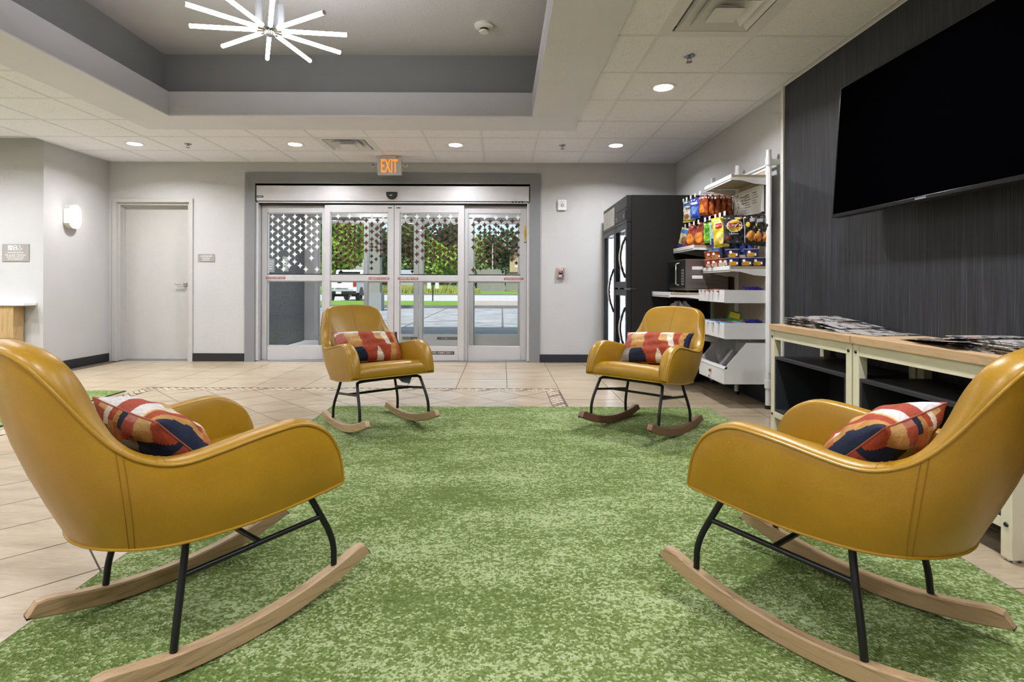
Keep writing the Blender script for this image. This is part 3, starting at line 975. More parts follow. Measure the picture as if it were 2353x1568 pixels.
lg = tag(MB().box(-.108, .108, -.008, 0, -.05, .05).build('room_plaque', M['sign_grey'], None, bevel=.002), 'small grey plaque reading LUGGAGE ROOM beside the grey door', 'sign')
lg.location = (-3.858, YB, 1.352)
text('LUGGAGE\nROOM', .058, M['sign_white'], lg, (0, -.0088, .004), width=.14, bold=.005)
MB().box(-.05, .05, -.0092, -.008, -.04, -.036).build('braille_line', M['sign_white'], lg)

ap = tag(MB().box(-.151, .151, -.008, 0, -.098, .098).build('assistance_plaque', M['sign_grey'], None, bevel=.002), 'grey plaque with wheelchair and telephone symbols offering assistive devices', 'sign')
ap.location = (-5.435, YF, 1.352)
text('WE GLADLY PROVIDE\nASSISTIVE DEVICES\nUPON REQUEST', .066, M['sign_white'], ap, (0, -.0088, -.05), width=.232)
MB().box(-.088, .088, -.0092, -.008, .0, .006).build('divider_line', M['sign_white'], ap)
ic = MB().box(-.083, -.035, -.0095, -.008, .028, .08).build('hearing_symbol', M['sign_white'], ap)
MB().tube([(x - .06, -.0098, y_ + .055) for x, y_ in arc_pts(0, 0, .013, R(-40), R(200), 10)] + [(-.063, -.0098, .04)], .0025, 6).build('ear_outline', M['sign_grey'], ic)
MB().tube([(-.081, -.0098, .03), (-.067, -.0098, .044)], .0025, 6).build('slash', M['sign_grey'], ic)
ph = MB().prism([(-.022, .028), (.022, .028), (.026, .05), (.012, .062), (-.012, .062), (-.026, .05)], 'y', -.0095, -.008).build('telephone_symbol', M['sign_white'], ap)
MB().tube([(x, -.0095, y_) for x, y_ in arc_pts(0, .056, .023, R(10), R(170), 10)], .005, 6).build('handset', M['sign_white'], ph)
MB().box(-.012, .012, -.0105, -.0095, .034, .052).build('keypad', M['sign_grey'], ph)
MB().tube([(x + .055, -.0095, y_ + .044) for x, y_ in arc_pts(0, 0, .017, R(150), R(360), 14)], .003, 6).tube([(.05, -.0095, .072), (.052, -.0095, .05), (.068, -.0095, .05), (.078, -.0095, .034)], .003, 6).lathe([(0, -.0105), (.006, -.0095)], 10, (.05, 0, .08), 'y').build('wheelchair_symbol', M['sign_white'], ap)

# sconce on the left wall
sc_ = empty('wall_sconce', 'glowing capsule shaped wall sconce on the short grey wall', 'wall lamp', (XL, 6.47, 1.80))
def capsule(hw, hh, n=10):
    return [(a * 1.0, b) for a, b in (arc_pts(0, hh - hw, hw, 0, R(180), n) + arc_pts(0, -(hh - hw), hw, R(180), R(360), n))]
MB().prism(capsule(.085, .140), 'x', 0, .072).build('metal_shell', M['offwhite'], sc_, True)
MB().prism([(-.0865, -.08), (.0865, -.08), (.0865, .085), (-.0865, .085)], 'x', .012, .071).build('side_diffuser', emis('fff3dc', 1.5), sc_)
MB().prism(capsule(.086, .141), 'x', .072, .085).build('front_diffuser', emis('fff3dc', 1.5), sc_, True)
pl = bpy.data.lights.new('sconce_lamp', 'POINT'); pl.energy = 2.5; pl.color = (1, .93, .82); pl.shadow_soft_size = .08
po = bpy.data.objects.new('lamp', pl); COL.objects.link(po); po.parent = sc_; po.location = (.16, 0, 0)

# reception side counter
ct = empty('side_counter', 'narrow counter with white top and oak front at the left edge', 'counter', (-5.33, YF, 0))
MB().box(-1.6, .13, -.17, -.002, .765, .797).build('counter_top', M['white'], ct, bevel=.004)
MB().box(-.035, .0, -.15, -.016, 0, .765).build('side_panel', M['panel_oak'], ct, bevel=.002)
MB().box(-1.55, -.035, -.15, -.12, 0.0, .765).build('front_panel', M['panel_oak'], ct)
# ------------------------------------------------------------------ rugs
def rug(x0, x1, y0, y1, label):
    r = tag(MB().box(x0, x1, y0, y1, 0.0005, .009).build('area_rug', M['carpet']), label, 'rug')
    MB().box(x0 - .003, x0, y0, y1, .0005, .0085).box(x1, x1 + .003, y0, y1, .0005, .0085).box(x0 - .003, x1 + .003, y1, y1 + .003, .0005, .0085).build('bound_edge', M['carpet_edge'], r)
    return r
rug(-1.39, 1.70, 0.85, 4.50, 'large mottled green rug under the four rocking chairs')
rug(-6.7, -3.52, 2.4, 5.12, 'smaller mottled green rug at the left beyond the seating')

# ------------------------------------------------------------------ rocking chairs
ST = [  # rim (outer), foot of shell wall : half of the shell, y mirrored
    ((.268, .300, .385), (.266, .300, .376)), ((.262, .300, .43), (.255, .300, .375)), ((.247, .301, .484), (.235, .300, .372)),
    ((.215, .302, .537), (.205, .300, .368)), ((.169, .303, .571), (.165, .299, .363)), ((.118, .304, .588), (.115, .298, .357)),
    ((.056, .304, .586), (.05, .297, .351)), ((-.027, .303, .575), (-.03, .295, .346)), ((-.115, .302, .560), (-.11, .290, .345)),
    ((-.19, .301, .551), (-.17, .280, .344)), ((-.245, .298, .557), (-.22, .262, .343)), ((-.30, .290, .580), (-.26, .235, .342)),
    ((-.345, .279, .615), (-.29, .205, .341)), ((-.385, .266, .662), (-.312, .17, .339)), ((-.425, .25, .72), (-.33, .14, .338)),
    ((-.46, .233, .772), (-.342, .11, .337)), ((-.487, .208, .810), (-.35, .085, .336)), ((-.508, .168, .833), (-.355, .06, .335)),
    ((-.522, .115, .843), (-.359, .04, .335)), ((-.528, .055, .847), (-.361, .02, .335)), ((-.53, 0, .848), (-.362, 0, .335))]
full = [(Vector((a[0], -a[1], a[2])), Vector((b[0], -b[1], b[2]))) for a, b in ST]
full += [(Vector(a), Vector(b)) for a, b in reversed(ST[:-1])]
NS = 121
TT = catmull([a for a, b in full], NS)
BBm = catmull([b for a, b in full], NS)
CEN = Vector((0.02, 0, 0))
TH = .066
def shell_section(i):
    """outer foot -> outer rim -> over the rim -> inner face down to the seat"""
    T, B = TT[i], BBm[i]
    u = abs(i / (NS - 1) * 2 - 1)                  # 1 at arm fronts, 0 at back centre
    tan = TT[min(i + 1, NS - 1)] - TT[max(i - 1, 0)]
    wall = T - B
    L = wall.length
    side = -1.0 if i < NS // 2 else 1.0
    back = max(0.0, min(1.0, (.50 - u) / .36))     # 0 on the arms, 1 on the back
    back = back * back * (3 - 2 * back)
    inn = Vector((0.94 * back, -side * (1 - back) - side * .12 * back * (1 if abs(T.y) > .05 else 0), 0.02 + .04 * back)).normalized()
    out = Vector((-inn.x, -inn.y, 0)).normalized()
    pts = []
    bul = .030 * min(1.0, L / .3)
    for k in range(7):
        s_ = k / 6
        pts.append(B + wall * s_ + out * bul * math.sin(math.pi * s_) * .8)
    # rounded rim
    up = Vector((tan.x, tan.y, tan.z)).cross(inn)
    if up.length < 1e-6: up = Vector((0, 0, 1))
    up.normalize()
    if up.dot(Vector((.35, 0, 1))) < 0: up = -up
    th = TH * (0.75 + .25 * min(1, L / .15))
    for k in range(1, 8):
        a = math.pi * k / 8
        pts.append(T + inn * (th * (1 - math.cos(a)) / 2) + up * (.0125 * math.sin(a)))
    I0 = T + inn * th
    # inner face goes down to seat level, widening the pad lower down
    zb = .40
    Ib = B + inn * (th + .012)
    if back > 0:
        Ib = Ib + Vector((.035 * back, 0, 0))
    s_b = max(0.0, (zb - B.z) / max(L, .05) * 1.0)
    low = Ib + (I0 - Ib) * min(.9, s_b * .7)
    low.z = min(low.z, I0.z - .004)
    n_in = 7
    for k in range(n_in + 1):
        s_ = k / n_in
        q = I0 + (low - I0) * s_
        q = q + inn * (.012 * math.sin(math.pi * s_) * min(1, L / .25))
        pts.append(q)
    return pts

SEC = [shell_section(i) for i in range(NS)]
mb = MB(); mb.grid(SEC)
# close the underside and the arm fronts
mb.add([p[0] for p in SEC], [tuple(range(NS))])
mb.add(SEC[0], [tuple(range(len(SEC[0])))]); mb.add(SEC[-1], [tuple(range(len(SEC[-1])))])
SHELL = mb.mesh('upholstered_shell', M['leather'], True, 1.1)
# seat pad
P = []
nx_, ny_ = 24, 22
def seat_pt(u, v):
    # u 0 back .. 1 front .. wraps under the front lip ; v -1..1
    prof = [(-.36, .418), (-.24, .428), (-.12, .438), (0, .450), (.10, .462), (.18, .466), (.225, .462), (.252, .447), (.266, .422), (.268, .395), (.262, .376), (.23, .366), (.10, .356)]
    pts_ = [Vector((a, 0, b)) for a, b in prof]
    q = SEAT_C[u]
    w_ = .262 if q.x > -.2 else .262 - (-.2 - q.x) * .9
    x = q.x - .006 * v * v * (1 if q.x > .2 else 0)
    z_ = q.z - (.012 * abs(v) ** 4 if q.z > .40 else 0)
    return (x, v * w_, z_)
SEAT_C = catmull([Vector((a, 0, b)) for a, b in [(-.36, .418), (-.24, .428), (-.12, .438), (0, .450), (.10, .462), (.18, .466), (.225, .462), (.252, .447), (.266, .422), (.268, .395), (.262, .377), (.23, .368), (.10, .358)]], 40)
SEAT = MB().grid([[seat_pt(u, -1 + 2 * k / ny_) for k in range(ny_ + 1)] for u in range(40)]).mesh('seat_pad', M['leather'], True, 1.2)
rim = [TT[i] + (Vector((0, 0, .0))) for i in range(NS)]
rim_pip = MB().tube([BBm[0]] + [p + (p - Vector((p.x * .98, p.y * .98, p.z))).normalized() * .001 for p in rim] + [BBm[-1]], .0042, 8).mesh('piping', M['piping'], True)
bot = [p + Vector((0, 0, -.001)) for p in BBm]
bot_pip = MB().tube(bot, .0045, 8).mesh('piping', M['piping'], True)
front_pip = MB().tube([Vector((.266, -.30 + .6 * k / 10, .375)) for k in range(11)], .0042, 8).mesh('piping', M['piping'], True)
def seam_mesh(i, lo=0, hi=7, off=.0006):
    pts = []
    for k in range(lo, hi):
        p = SEC[i][k]
        n_ = Vector((p.x + .05, p.y, 0)).normalized()
        pts.append(p + n_ * off)
    return MB().tube(pts, .0011, 5).mesh('stitch_line', M['thread'], True)
SEAMS = []
for i in (35, 36):
    SEAMS.append(seam_mesh(i)); SEAMS.append(seam_mesh(NS - 1 - i))
for i in (30, 31):       # stitched join across the rim
    for j in (i, NS - 1 - i):
        SEAMS.append(MB().tube([p + Vector((0, 0, .0006)) for p in SEC[j][6:14]], .0009, 5).mesh('stitch_line', M['thread'], True))
mid = NS // 2
SEAMS.append(MB().tube([p + Vector((.0008, 0, .0002)) for p in SEC[mid][7:]], .0011, 5).mesh('stitch_line', M['thread'], True))

# frame
RAD_ = 1.15; XC = -.06
def zbot(x): return (x - XC) ** 2 / (2 * RAD_)
def rocker_mesh(mat):
    m = MB()
    n = 36
    P = []
    for i in range(n + 1):
        x = -.395 + .80 * i / n
        zb = zbot(x)
        e = min((x + .395), (.405 - x))
        top = zb + .054
        if e < .05:
            f_ = 1 - (1 - e / .05) ** 2
            top = zb + .054 * max(.0, f_) ** .5 * .92 + .003
            if e > .045: top = zb + .054
        # local section (width 34 mm, eased edges)
        w = .017
        P.append([(x, -w, zb + .004), (x, -w, top - .005), (x, -w + .004, top), (x, w - .004, top), (x, w, top - .005), (x, w, zb + .004), (x, w - .004, zb), (x, -w + .004, zb), (x, -w, zb + .004)])
    m.grid(P)
    m.add([q for q in P[0][:-1]], [tuple(range(8))]); m.add([q for q in P[-1][:-1]], [tuple(range(8))])
    return m.mesh('rocker', mat, True, .5)
YR = .252
def smooth(pts, k=3):
    pts = [Vector(p) for p in pts]
    for _ in range(k):
        q = [pts[0]]
        for a, b in zip(pts[:-1], pts[1:]):
            q += [a * .75 + b * .25, a * .25 + b * .75]
        q.append(pts[-1]); pts = q
    return pts
LR = .0098
ztf = zbot(.27) + .049; ztr = zbot(-.20) + .049
front_leg = MB().tube(smooth([(.272, YR, ztf), (.270, YR, .185), (.212, YR - .012, .300), (.190, YR - .02, .345)], 2), LR, 10).mesh('leg', M['blackmetal'], True)
front_leg_m = MB().tube(smooth([(.272, -YR, ztf), (.270, -YR, .185), (.212, -YR + .012, .300), (.190, -YR + .02, .345)], 2), LR, 10).mesh('leg', M['blackmetal'], True)
rear_leg = MB().tube(smooth([(-.203, YR, ztr), (-.195, YR, .150), (-.165, YR - .035, .28), (-.155, YR - .05, .355)], 2), LR, 10).mesh('leg', M['blackmetal'], True)
rear_leg_m = MB().tube(smooth([(-.203, -YR, ztr), (-.195, -YR, .150), (-.165, -YR + .035, .28), (-.155, -YR + .05, .355)], 2), LR, 10).mesh('leg', M['blackmetal'], True)
cross_front = MB().tube(smooth([(.192, -YR + .02, .342), (.184, -YR + .045, .352), (.182, 0, .353), (.184, YR - .045, .352), (.192, YR - .02, .342)], 2), LR, 10).mesh('seat_rail', M['blackmetal'], True)
cross_rear = MB().tube([(-.155, -YR + .05, .346), (-.155, YR - .05, .346)], LR, 10).mesh('seat_rail', M['blackmetal'], True)
def str_mesh(s_):
    return MB().tube([(.229, s_ * (YR - .008), .268), (-.172, s_ * (YR - .028), .235)], .0082, 10).mesh('side_stretcher', M['blackmetal'], True)
STR = [str_mesh(1), str_mesh(-1)]
cross_mid = MB().tube([(.035, -(YR - .018), .252), (.035, YR - .018, .252)], .0082, 10).mesh('cross_stretcher', M['blackmetal'], True)
ROCK = {'oak': rocker_mesh(M['oak']), 'walnut': rocker_mesh(M['walnut'])}

def chair(x, y, yaw, pitch, wood, label, care=None):
    cx_ = x + .10 * math.cos(R(yaw)); cy_ = y + .10 * math.sin(R(yaw))
    c = empty('rocking_chair', label, 'rocking chair', (cx_, cy_, .009), group='mustard rocking chairs on the green rug')
    c.rotation_euler = Euler((0, -R(pitch), R(yaw)), 'XYZ')
    sh = link('upholstered_shell', SHELL, c)
    for m_ in (rim_pip, bot_pip): link('piping', m_, sh)
    for m_ in SEAMS: link('stitch_line', m_, sh)
    st = link('seat_pad', SEAT, c)
    link('piping', front_pip, st)
    for m_ in (front_leg, front_leg_m, rear_leg, rear_leg_m): link('leg', m_, c)
    for m_ in (cross_front, cross_rear): link('seat_rail', m_, c)
    for m_ in STR: link('side_stretcher', m_, c)
    link('cross_stretcher', cross_mid, c)
    for s_ in (-1, 1):
        r_ = link('rocker', ROCK[wood], c); r_.location = (0, s_ * YR, 0)
    if care:
        lt = MB().add([(care[0], care[1] - .05, .35), (care[0] + .02, care[1] + .06, .35), (care[0] + .03, care[1] + .03, .30), (care[0] + .015, care[1] - .02, .315)], [(0, 1, 2, 3)]).build('care_tag', plain(care[2], .6), c)
        lt['label'] = 'paper care tag hanging under the seat'
    return c
C_NL = chair(-.967, 1.625, 52, -.6, 'oak', 'mustard leather rocking chair at the front left, seen from its back side')
C_NR = chair(1.051, 1.601, 126.9, -.4, 'oak', 'mustard leather rocking chair at the front right beside the wooden console', (.02, .05, 'd8d8da'))
C_BL = chair(-.933, 3.957, -52.5, 2.2, 'oak', 'mustard leather rocking chair in front of the glass entrance, light oak rockers', (.16, .12, '6c6f7c'))
C_BR = chair(1.057, 3.895, -132.5, 2.2, 'walnut', 'mustard leather rocking chair before the drinks cooler, dark brown rockers')

# ------------------------------------------------------------------ lumbar pillows
t = NT('printed_linen')
at = t.n('ShaderNodeVertexColor'); at.layer_name = 'print'
n1 = t.noise(34, 3, .6, t.coords((6, 1, 1))); n2 = t.noise(320, 1)
c = t.mix(.55, at.outputs[0], t.ramp(n1, [(.3, (.45, .45, .45, 1)), (.65, (1, 1, 1, 1))]), 'MULTIPLY')
t.color(c)
t.bump(n2, .35, .002)
M['linen'] = t.set(.85, spec=.2)
PC = dict(red='9c4734', rust='9a432b', pink='ab6a5e', gold='b08148', tan='ba955f', navy='20273c', cream='d3c8b5', white='cfcccc', gray='938d86', orange='a8602f')
def print_col(u, v):
    """abstract block print; u across, v up"""
    w = .012 * math.sin(9 * v + 2 * u)
    u2 = u + w
    if u2 > .93 and v > .42: return PC['navy']
    if v > .90 and u2 < .08: return PC['pink']
    if v > .80 and u2 < .36 and v > .80 + .05 * math.sin(14 * u): return PC['white']
    if v < .30 + .05 * math.sin(10 * u) and u2 < .17: return PC['gray']
    if u2 < .15: return PC['pink'] if v > .55 else PC['red']
    if v < .33 - max(0, (u2 - .34)) * 2.2 and .17 <= u2 < .44: return PC['navy']
    if u2 < .35: return PC['tan'] if v > .5 else PC['gold']
    if u2 < .57: return PC['red'] if v > .3 else PC['rust']
    if u2 < .70 and v > .80: return PC['white']
    if u2 < .68 and v > .55: return PC['tan']
    if .57 <= u2 < .575 + .10 * (1 - (v / .33) ** 2) and v < .33: return PC['cream']
    if abs(u2 - (.74 - .10 * (v - .55))) < .03 + .02 * v and v > .42: return PC['cream']
    if u2 < .77: return PC['rust'] if v < .55 else PC['tan']
    if v > .48: return PC['rust'] if u2 < .86 else PC['gold']
    return PC['gold'] if u2 < .86 else PC['orange']
def print_col_back(u, v):
    return print_col((u * 1.0 + .43) % 1.0 if v > .5 else 1 - u, (v * 1.6) % 1.0)
def pillow_mesh(w, h, t_, flip):
    nu, nv = 80, 46
    pts = {}
    verts = []; faces = []; cols = []
    for side in (1, -1):
        for i in range(nu + 1):
            for j in range(nv + 1):
                a, b = i / nu * 2 - 1, j / nv * 2 - 1
                prof = max(0.0, (1 - abs(a) ** 2.6)) ** .55 * max(0.0, (1 - abs(b) ** 2.4)) ** .6
                pinch_x = 1 - .07 * (1 - abs(b) ** 3) * abs(a) ** 6 * 1.0
                pinch_y = 1 - .10 * (1 - abs(a) ** 3) * abs(b) ** 6
                x = a * w / 2 * pinch_x
                z = b * h / 2 * pinch_y
                wr = .004 * math.sin(a * 9 + b * 5) * prof + .003 * math.sin(b * 13 - a * 4 + 1) * prof
                y = side * (prof * t_ / 2 + wr) if prof > 0 else 0
                pts[(side, i, j)] = len(verts); verts.append((y, x, z))
        for i in range(nu):
            for j in range(nv):
                q = (pts[(side, i, j)], pts[(side, i + 1, j)], pts[(side, i + 1, j + 1)], pts[(side, i, j + 1)])
                faces.append(q if side > 0 else q[::-1])
                u, v = (i + .5) / nu, (j + .5) / nv
                if flip: u = 1 - u
                cols.append(lin(print_col(u, v) if side > 0 else print_col_back(u, v)))
    me = bpy.data.meshes.new('lumbar_pillow')
    me.from_pydata(verts, [], faces)
    ca = me.color_attributes.new('print', 'FLOAT_COLOR', 'CORNER')
    k = 0
    for p_, cc in zip(me.polygons, cols):
        for li in p_.loop_indices:
            ca.data[li].color = cc
        p_.use_smooth = True
    bm = bmesh.new(); bm.from_mesh(me); bmesh.ops.remove_doubles(bm, verts=bm.verts, dist=1e-5); bm.to_mesh(me); bm.free()
    me.materials.append(M['linen'])
    return me
PM = pillow_mesh(.50, .285, .15, False)
PMF = pillow_mesh(.50, .285, .15, True)
def pillow(ch, lx, ly, lz, lean, roll, yaw, label, me):
    base = Matrix.Translation(ch.location) @ Euler(ch.rotation_euler, 'XYZ').to_matrix().to_4x4()
    loc = base @ Matrix.Translation((lx, ly, lz)) @ Euler((0, 0, R(yaw)), 'XYZ').to_matrix().to_4x4() @ Euler((0, -R(lean), 0), 'XYZ').to_matrix().to_4x4() @ Euler((R(roll), 0, 0)).to_matrix().to_4x4()
    p = tag(link('lumbar_pillow', me), label, 'pillow', 'patchwork print lumbar pillows on the rocking chairs')
    p.matrix_world = loc
    # seam cord round the edge
    n = 90; pts = []
    for i in range(n):
        a = 2 * math.pi * i / n
        ca_, sa_ = math.cos(a), math.sin(a)
        m_ = max(abs(ca_), abs(sa_)); a_, b_ = ca_ / m_, sa_ / m_
        px_ = 1 - .07 * (1 - abs(b_) ** 3) * abs(a_) ** 6
        py_ = 1 - .10 * (1 - abs(a_) ** 3) * abs(b_) ** 6
        pts.append((0, a_ * .25 * px_, b_ * .1425 * py_))
    MB().tube(pts, .0022, 5, closed=True).build('edge_seam', plain('8f4a33', .8), p, True)
    return p
pillow(C_NL, -.150, .0, .553, 44, 0, 0, 'patchwork lumbar pillow with navy corner on the front left rocking chair', PMF)
pillow(C_NR, -.150, .0, .553, 44, 0, 0, 'mostly red and orange lumbar pillow on the front right rocking chair', PM)
pillow(C_BL, -.145, .0, .550, 42, -3, -4, 'patchwork lumbar pillow on the rocking chair before the glass entrance', PM)
pillow(C_BR, -.150, .01, .556, 40, 3, 6, 'patchwork lumbar pillow on the rocking chair with dark rockers', PM)
# ------------------------------------------------------------------ television
tv = empty('television', 'large black flat television mounted on the striped wall', 'television', (XR - .018, 2.69, 1.84))
tilt = Euler((0, R(3.6), 0)).to_matrix().to_4x4()
def tvp(mbx, nm, mat, bevel=0.0):
    for i, v in enumerate(mbx.v):
        q = tilt @ Vector(v)
        mbx.v[i] = (q.x - .165, q.y, q.z)
    return mbx.build(nm, mat, tv, bevel=bevel)
hw, hh = .72, .405
tvp(MB().box(0, .045, -hw, hw, -hh, hh), 'housing', M['black'], .004)
tvp(MB().box(-.002, .004, -hw + .008, hw - .008, -hh + .022, hh - .008), 'screen', M['screen'])
b = MB(); b.box(-.006, .0, -hw, hw, -hh, -hh + .02).box(-.006, 0, -hw, -hw + .007, -hh, hh).box(-.006, 0, hw - .007, hw, -hh, hh).box(-.006, 0, -hw, hw, hh - .007, hh)
tvp(b, 'bezel', plain('1b1b1f', .22, .4), .001)
tvp(MB().box(-.0075, -.006, -.035, .035, -hh + .005, -hh + .014), 'maker_plate', plain('8d8f99', .3, .5))
tvp(MB().box(.045, .075, -.35, .35, -.3, .15), 'rear_housing', M['black'], .01)
MB().box(-.09, -.002, -.22, .22, -.16, .16).build('wall_bracket', M['black'], tv)

# ------------------------------------------------------------------ console shelving units
def console(y0, y1, label):
    c = empty('console_unit', label, 'console table', (1.86, y0, 0))
    L = y1 - y0; D = .385; zt = .708
    MB().box(-.012, D, .0015, L - .0015, zt, .748).build('wooden_top', M['beech'], c, bevel=.002)
    lw = .046
    for x in (0, D - lw):
        for y in (.004, L - lw - .004):
            lg_ = MB().box(x, x + lw, y, y + lw, .012, zt).build('leg', M['cream'], c, bevel=.003)
            MB().lathe([(.0, 0), (.016, 0), (.018, .012)], 14, (x + lw / 2, y + lw / 2, 0)).build('levelling_foot', M['chrome'], lg_)
            if x == 0:
                for zz in (.665, .135):
                    MB().lathe([(.0, -.006), (.007, -.005), (.0095, 0)], 14, (0, y + lw / 2, zz), 'x').build('bolt_head', M['black'], lg_, True)
        MB().box(x + .002, x + lw - .002, lw + .004, L - lw - .004, .645, zt).build('top_rail', M['cream'], c, bevel=.002)
        MB().box(x + .002, x + lw - .002, lw + .004, L - lw - .004, .115, .155).build('bottom_rail', M['cream'], c, bevel=.002)
    for y in (.006, L - lw + .002):
        MB().box(lw, D - lw, y, y + lw - .008, .66, zt).build('side_rail', M['cream'], c)
        MB().box(lw, D - lw, y, y + lw - .008, .115, .155).build('side_rail', M['cream'], c)
    bx = link('open_box', None, c)
    a, bq, z0, z1, tk = lw + .006, L - lw - .006, .156, .53, .018
    MB().box(.004, D - .01, a, bq, z1 - tk, z1).build('box_top', M['charcoal'], bx, bevel=.001)
    MB().box(.004, D - .01, a, bq, z0, z0 + tk).build('box_bottom', M['charcoal'], bx, bevel=.001)
    MB().box(.004, D - .01, a, a + tk, z0 + tk, z1 - tk).build('box_side', M['charcoal'], bx)
    MB().box(.004, D - .01, bq - tk, bq, z0 + tk, z1 - tk).build('box_side', M['charcoal'], bx)
    MB().box(D - .02, D - .01, a + tk, bq - tk, z0 + tk, z1 - tk).build('box_back', M['charcoal'], bx)
    return c
console(2.903, 3.78, 'cream metal console with beech top, the unit next to the snack shelving')
console(1.985, 2.897, 'cream metal console with beech top, the unit behind the right rocking chair')

# newspapers
def paper(x, y, z, w, l, th, rz, curl, sag=0.0, fold=True):
    """folded newspaper: slab with soft folded edge, one end may droop onto the table"""
    n = 10; m = MB(); P = []
    for i in range(n + 1):
        u = i / n
        yy = -l / 2 + l * u
        zz = curl * (u - .5) ** 2 * 4 - sag * (u if sag > 0 else 0) 
        zz2 = zz + th * (1 - .35 * (u > .9))
        P.append([(-w / 2, yy, zz), (-w / 2 - .002, yy, (zz + zz2) / 2), (-w / 2, yy, zz2), (0, yy, zz2 + .0015), (w / 2, yy, zz2), (w / 2 + .002, yy, (zz + zz2) / 2), (w / 2, yy, zz), (-w / 2, yy, zz)])
    m.grid(P); m.add(P[0][:-1], [tuple(range(7))]); m.add(P[-1][:-1], [tuple(range(7))])
    me = m.mesh('newspaper', M['news'], True, .5)
    o = link('newspaper', me)
    o.location = (x, y, z); o.rotation_euler = (0, 0, rz)
    return o
rn = random.Random(3)
ORD = ['lowest', 'second', 'third', 'fourth', 'fifth', 'sixth', 'seventh', 'eighth', 'ninth']
TZ = .7485
z = TZ
for k in range(8):
    o = paper(2.075 + rn.uniform(-.012, .012), 3.53 + rn.uniform(-.012, .012), z, .29, .36, .0052, R(rn.uniform(-5, 5)), .0)
    tag(o, ORD[k] + ' newspaper from the bottom in the neat pile at the far end of the console', 'newspaper', 'stacked newspapers at the far end of the console')
    z += .0062
for k, (yy, rz, lab) in enumerate(((3.36, 8, 'open newspaper fanned off the far pile, lying highest'), (3.22, -6, 'open newspaper fanned off the far pile, middle one'), (3.08, 10, 'open newspaper fanned flat nearest the middle of the console'))):
    zz = [TZ + .052, TZ + .026, TZ + .0005][k]
    o = paper(2.07, yy, zz, .30, .40, .0035, R(rz), 0.0)
    o.rotation_euler = (R([7, 4.5, 0][k]), 0, R(rz))
    if k < 2: o.location.z = zz - .012
    tag(o, lab, 'newspaper')
z = TZ
for k in range(9):
    o = paper(2.065 + rn.uniform(-.01, .01), 2.19 + rn.uniform(-.015, .015), z, .28, .34, .0048, R(rn.uniform(-8, 8) - 4), 0.0)
    tag(o, ORD[k] + ' newspaper from the bottom in the pile at the near end of the console', 'newspaper', 'stacked newspapers at the near end of the console')
    z += .0058
for k, (yy, rz, lab) in enumerate(((2.44, -14, 'loose newspaper sheet sliding off the near pile, longest one'), (2.36, 6, 'loose newspaper folded over the near pile edge'))):
    o = paper(2.05, yy, TZ + .012 + .012 * k, .29, .46 - .1 * k, .003, R(rz), 0.0)
    o.rotation_euler = (R(-4.0 - 2 * k), 0, R(rz))
    o.location.z = TZ + .0175 + .02 * k
    tag(o, lab, 'newspaper')

# ------------------------------------------------------------------ drinks cooler
fr = empty('drinks_cooler', 'tall black two section glass door drinks cooler', 'refrigerator', (1.30, 5.69, 0))
FW, FD, FH = 1.30, .80, 1.953
body = MB()
tk = .045
body.box(.05, FD, 0, tk, .08, FH).box(.05, FD, FW - tk, FW, .08, FH).box(.05, FD, tk, FW - tk, FH - .30, FH).box(.05, FD, tk, FW - tk, .08, .20).box(FD - .03, FD, tk, FW - tk, .2, FH - .3)
body.box(.05, FD - .03, .57, .60, .2, FH - .3)
body.build('cabinet', M['fridge_black'], fr)
MB().box(.10, FD - .05, .03, FW - .03, 0, .08).build('plinth', M['black'], fr)
lin_ = MB()
lin_.box(FD - .05, FD - .031, .047, .568, .2, FH - .3).box(FD - .05, FD - .031, .602, FW - .047, .2, FH - .3)
lin_.box(.10, FD - .05, .046, .052, .2, FH - .3).box(.10, FD - .05, FW - .052, FW - .046, .2, FH - .3).box(.10, FD - .05, .563, .569, .2, FH - .3).box(.10, FD - .05, .601, .607, .2, FH - .3)
lin_.build('white_liner', plain('d6dade', .4), fr)
def cooler_door(y0, y1, z0, z1, hy, hz0, hz1):
    d = link('glass_door', None, fr)
    m = MB(); s_ = .05
    m.box(0, .048, y0, y0 + s_, z0, z1).box(0, .048, y1 - s_, y1, z0, z1).box(0, .048, y0 + s_, y1 - s_, z0, z0 + s_ * 1.3).box(0, .048, y0 + s_, y1 - s_, z1 - s_ * 1.3, z1)
    m.build('door_frame', plain('212226', .42, .1), d, bevel=.003)
    MB().box(.02, .026, y0 + s_, y1 - s_, z0 + s_ * 1.3, z1 - s_ * 1.3).build('glass_pane', M['fridge_glass'], d)
    n = 12
    pts = [(-.055 * math.sin(math.pi * k / n), hy, hz0 + (hz1 - hz0) * k / n) for k in range(n + 1)]
    MB().tube(pts, .012, 10).build('handle', M['black'], d, True)
    MB().tube(pts[3:10], .0095, 10).build('handle_grip', M['offwhite'], d, True).location = (-.008, 0, 0)
cooler_door(.605, FW - .005, .20, FH - .285, .66, .70, 1.20)
cooler_door(.005, .595, .985, FH - .285, .06, 1.09, 1.52)
cooler_door(.005, .595, .20, .965, .06, .34, .78)
MB().box(.0, .05, .004, .60, FH - .28, FH).build('top_panel', plain('1c1d20', .4), fr, bevel=.003)
MB().box(-.004, .0, .02, .59, FH - .13, FH - .115).box(-.006, 0, .04, .58, FH - .25, FH - .15).build('vent_slot', M['black'], fr)
for ya_ in (.10, .47): MB().box(-.008, -.004, ya_, ya_ + .04, FH - .225, FH - .185).build('latch', M['alu_dark'], fr)
gp = MB().box(.0, .05, .604, FW, FH - .28, FH).build('top_panel', M['black'], fr, bevel=.003)
gw = MB().box(-.004, .0, .635, FW - .03, FH - .245, FH - .04).build('perforated_grille', plain('cfccc6', .5), fr)
dots = MB()
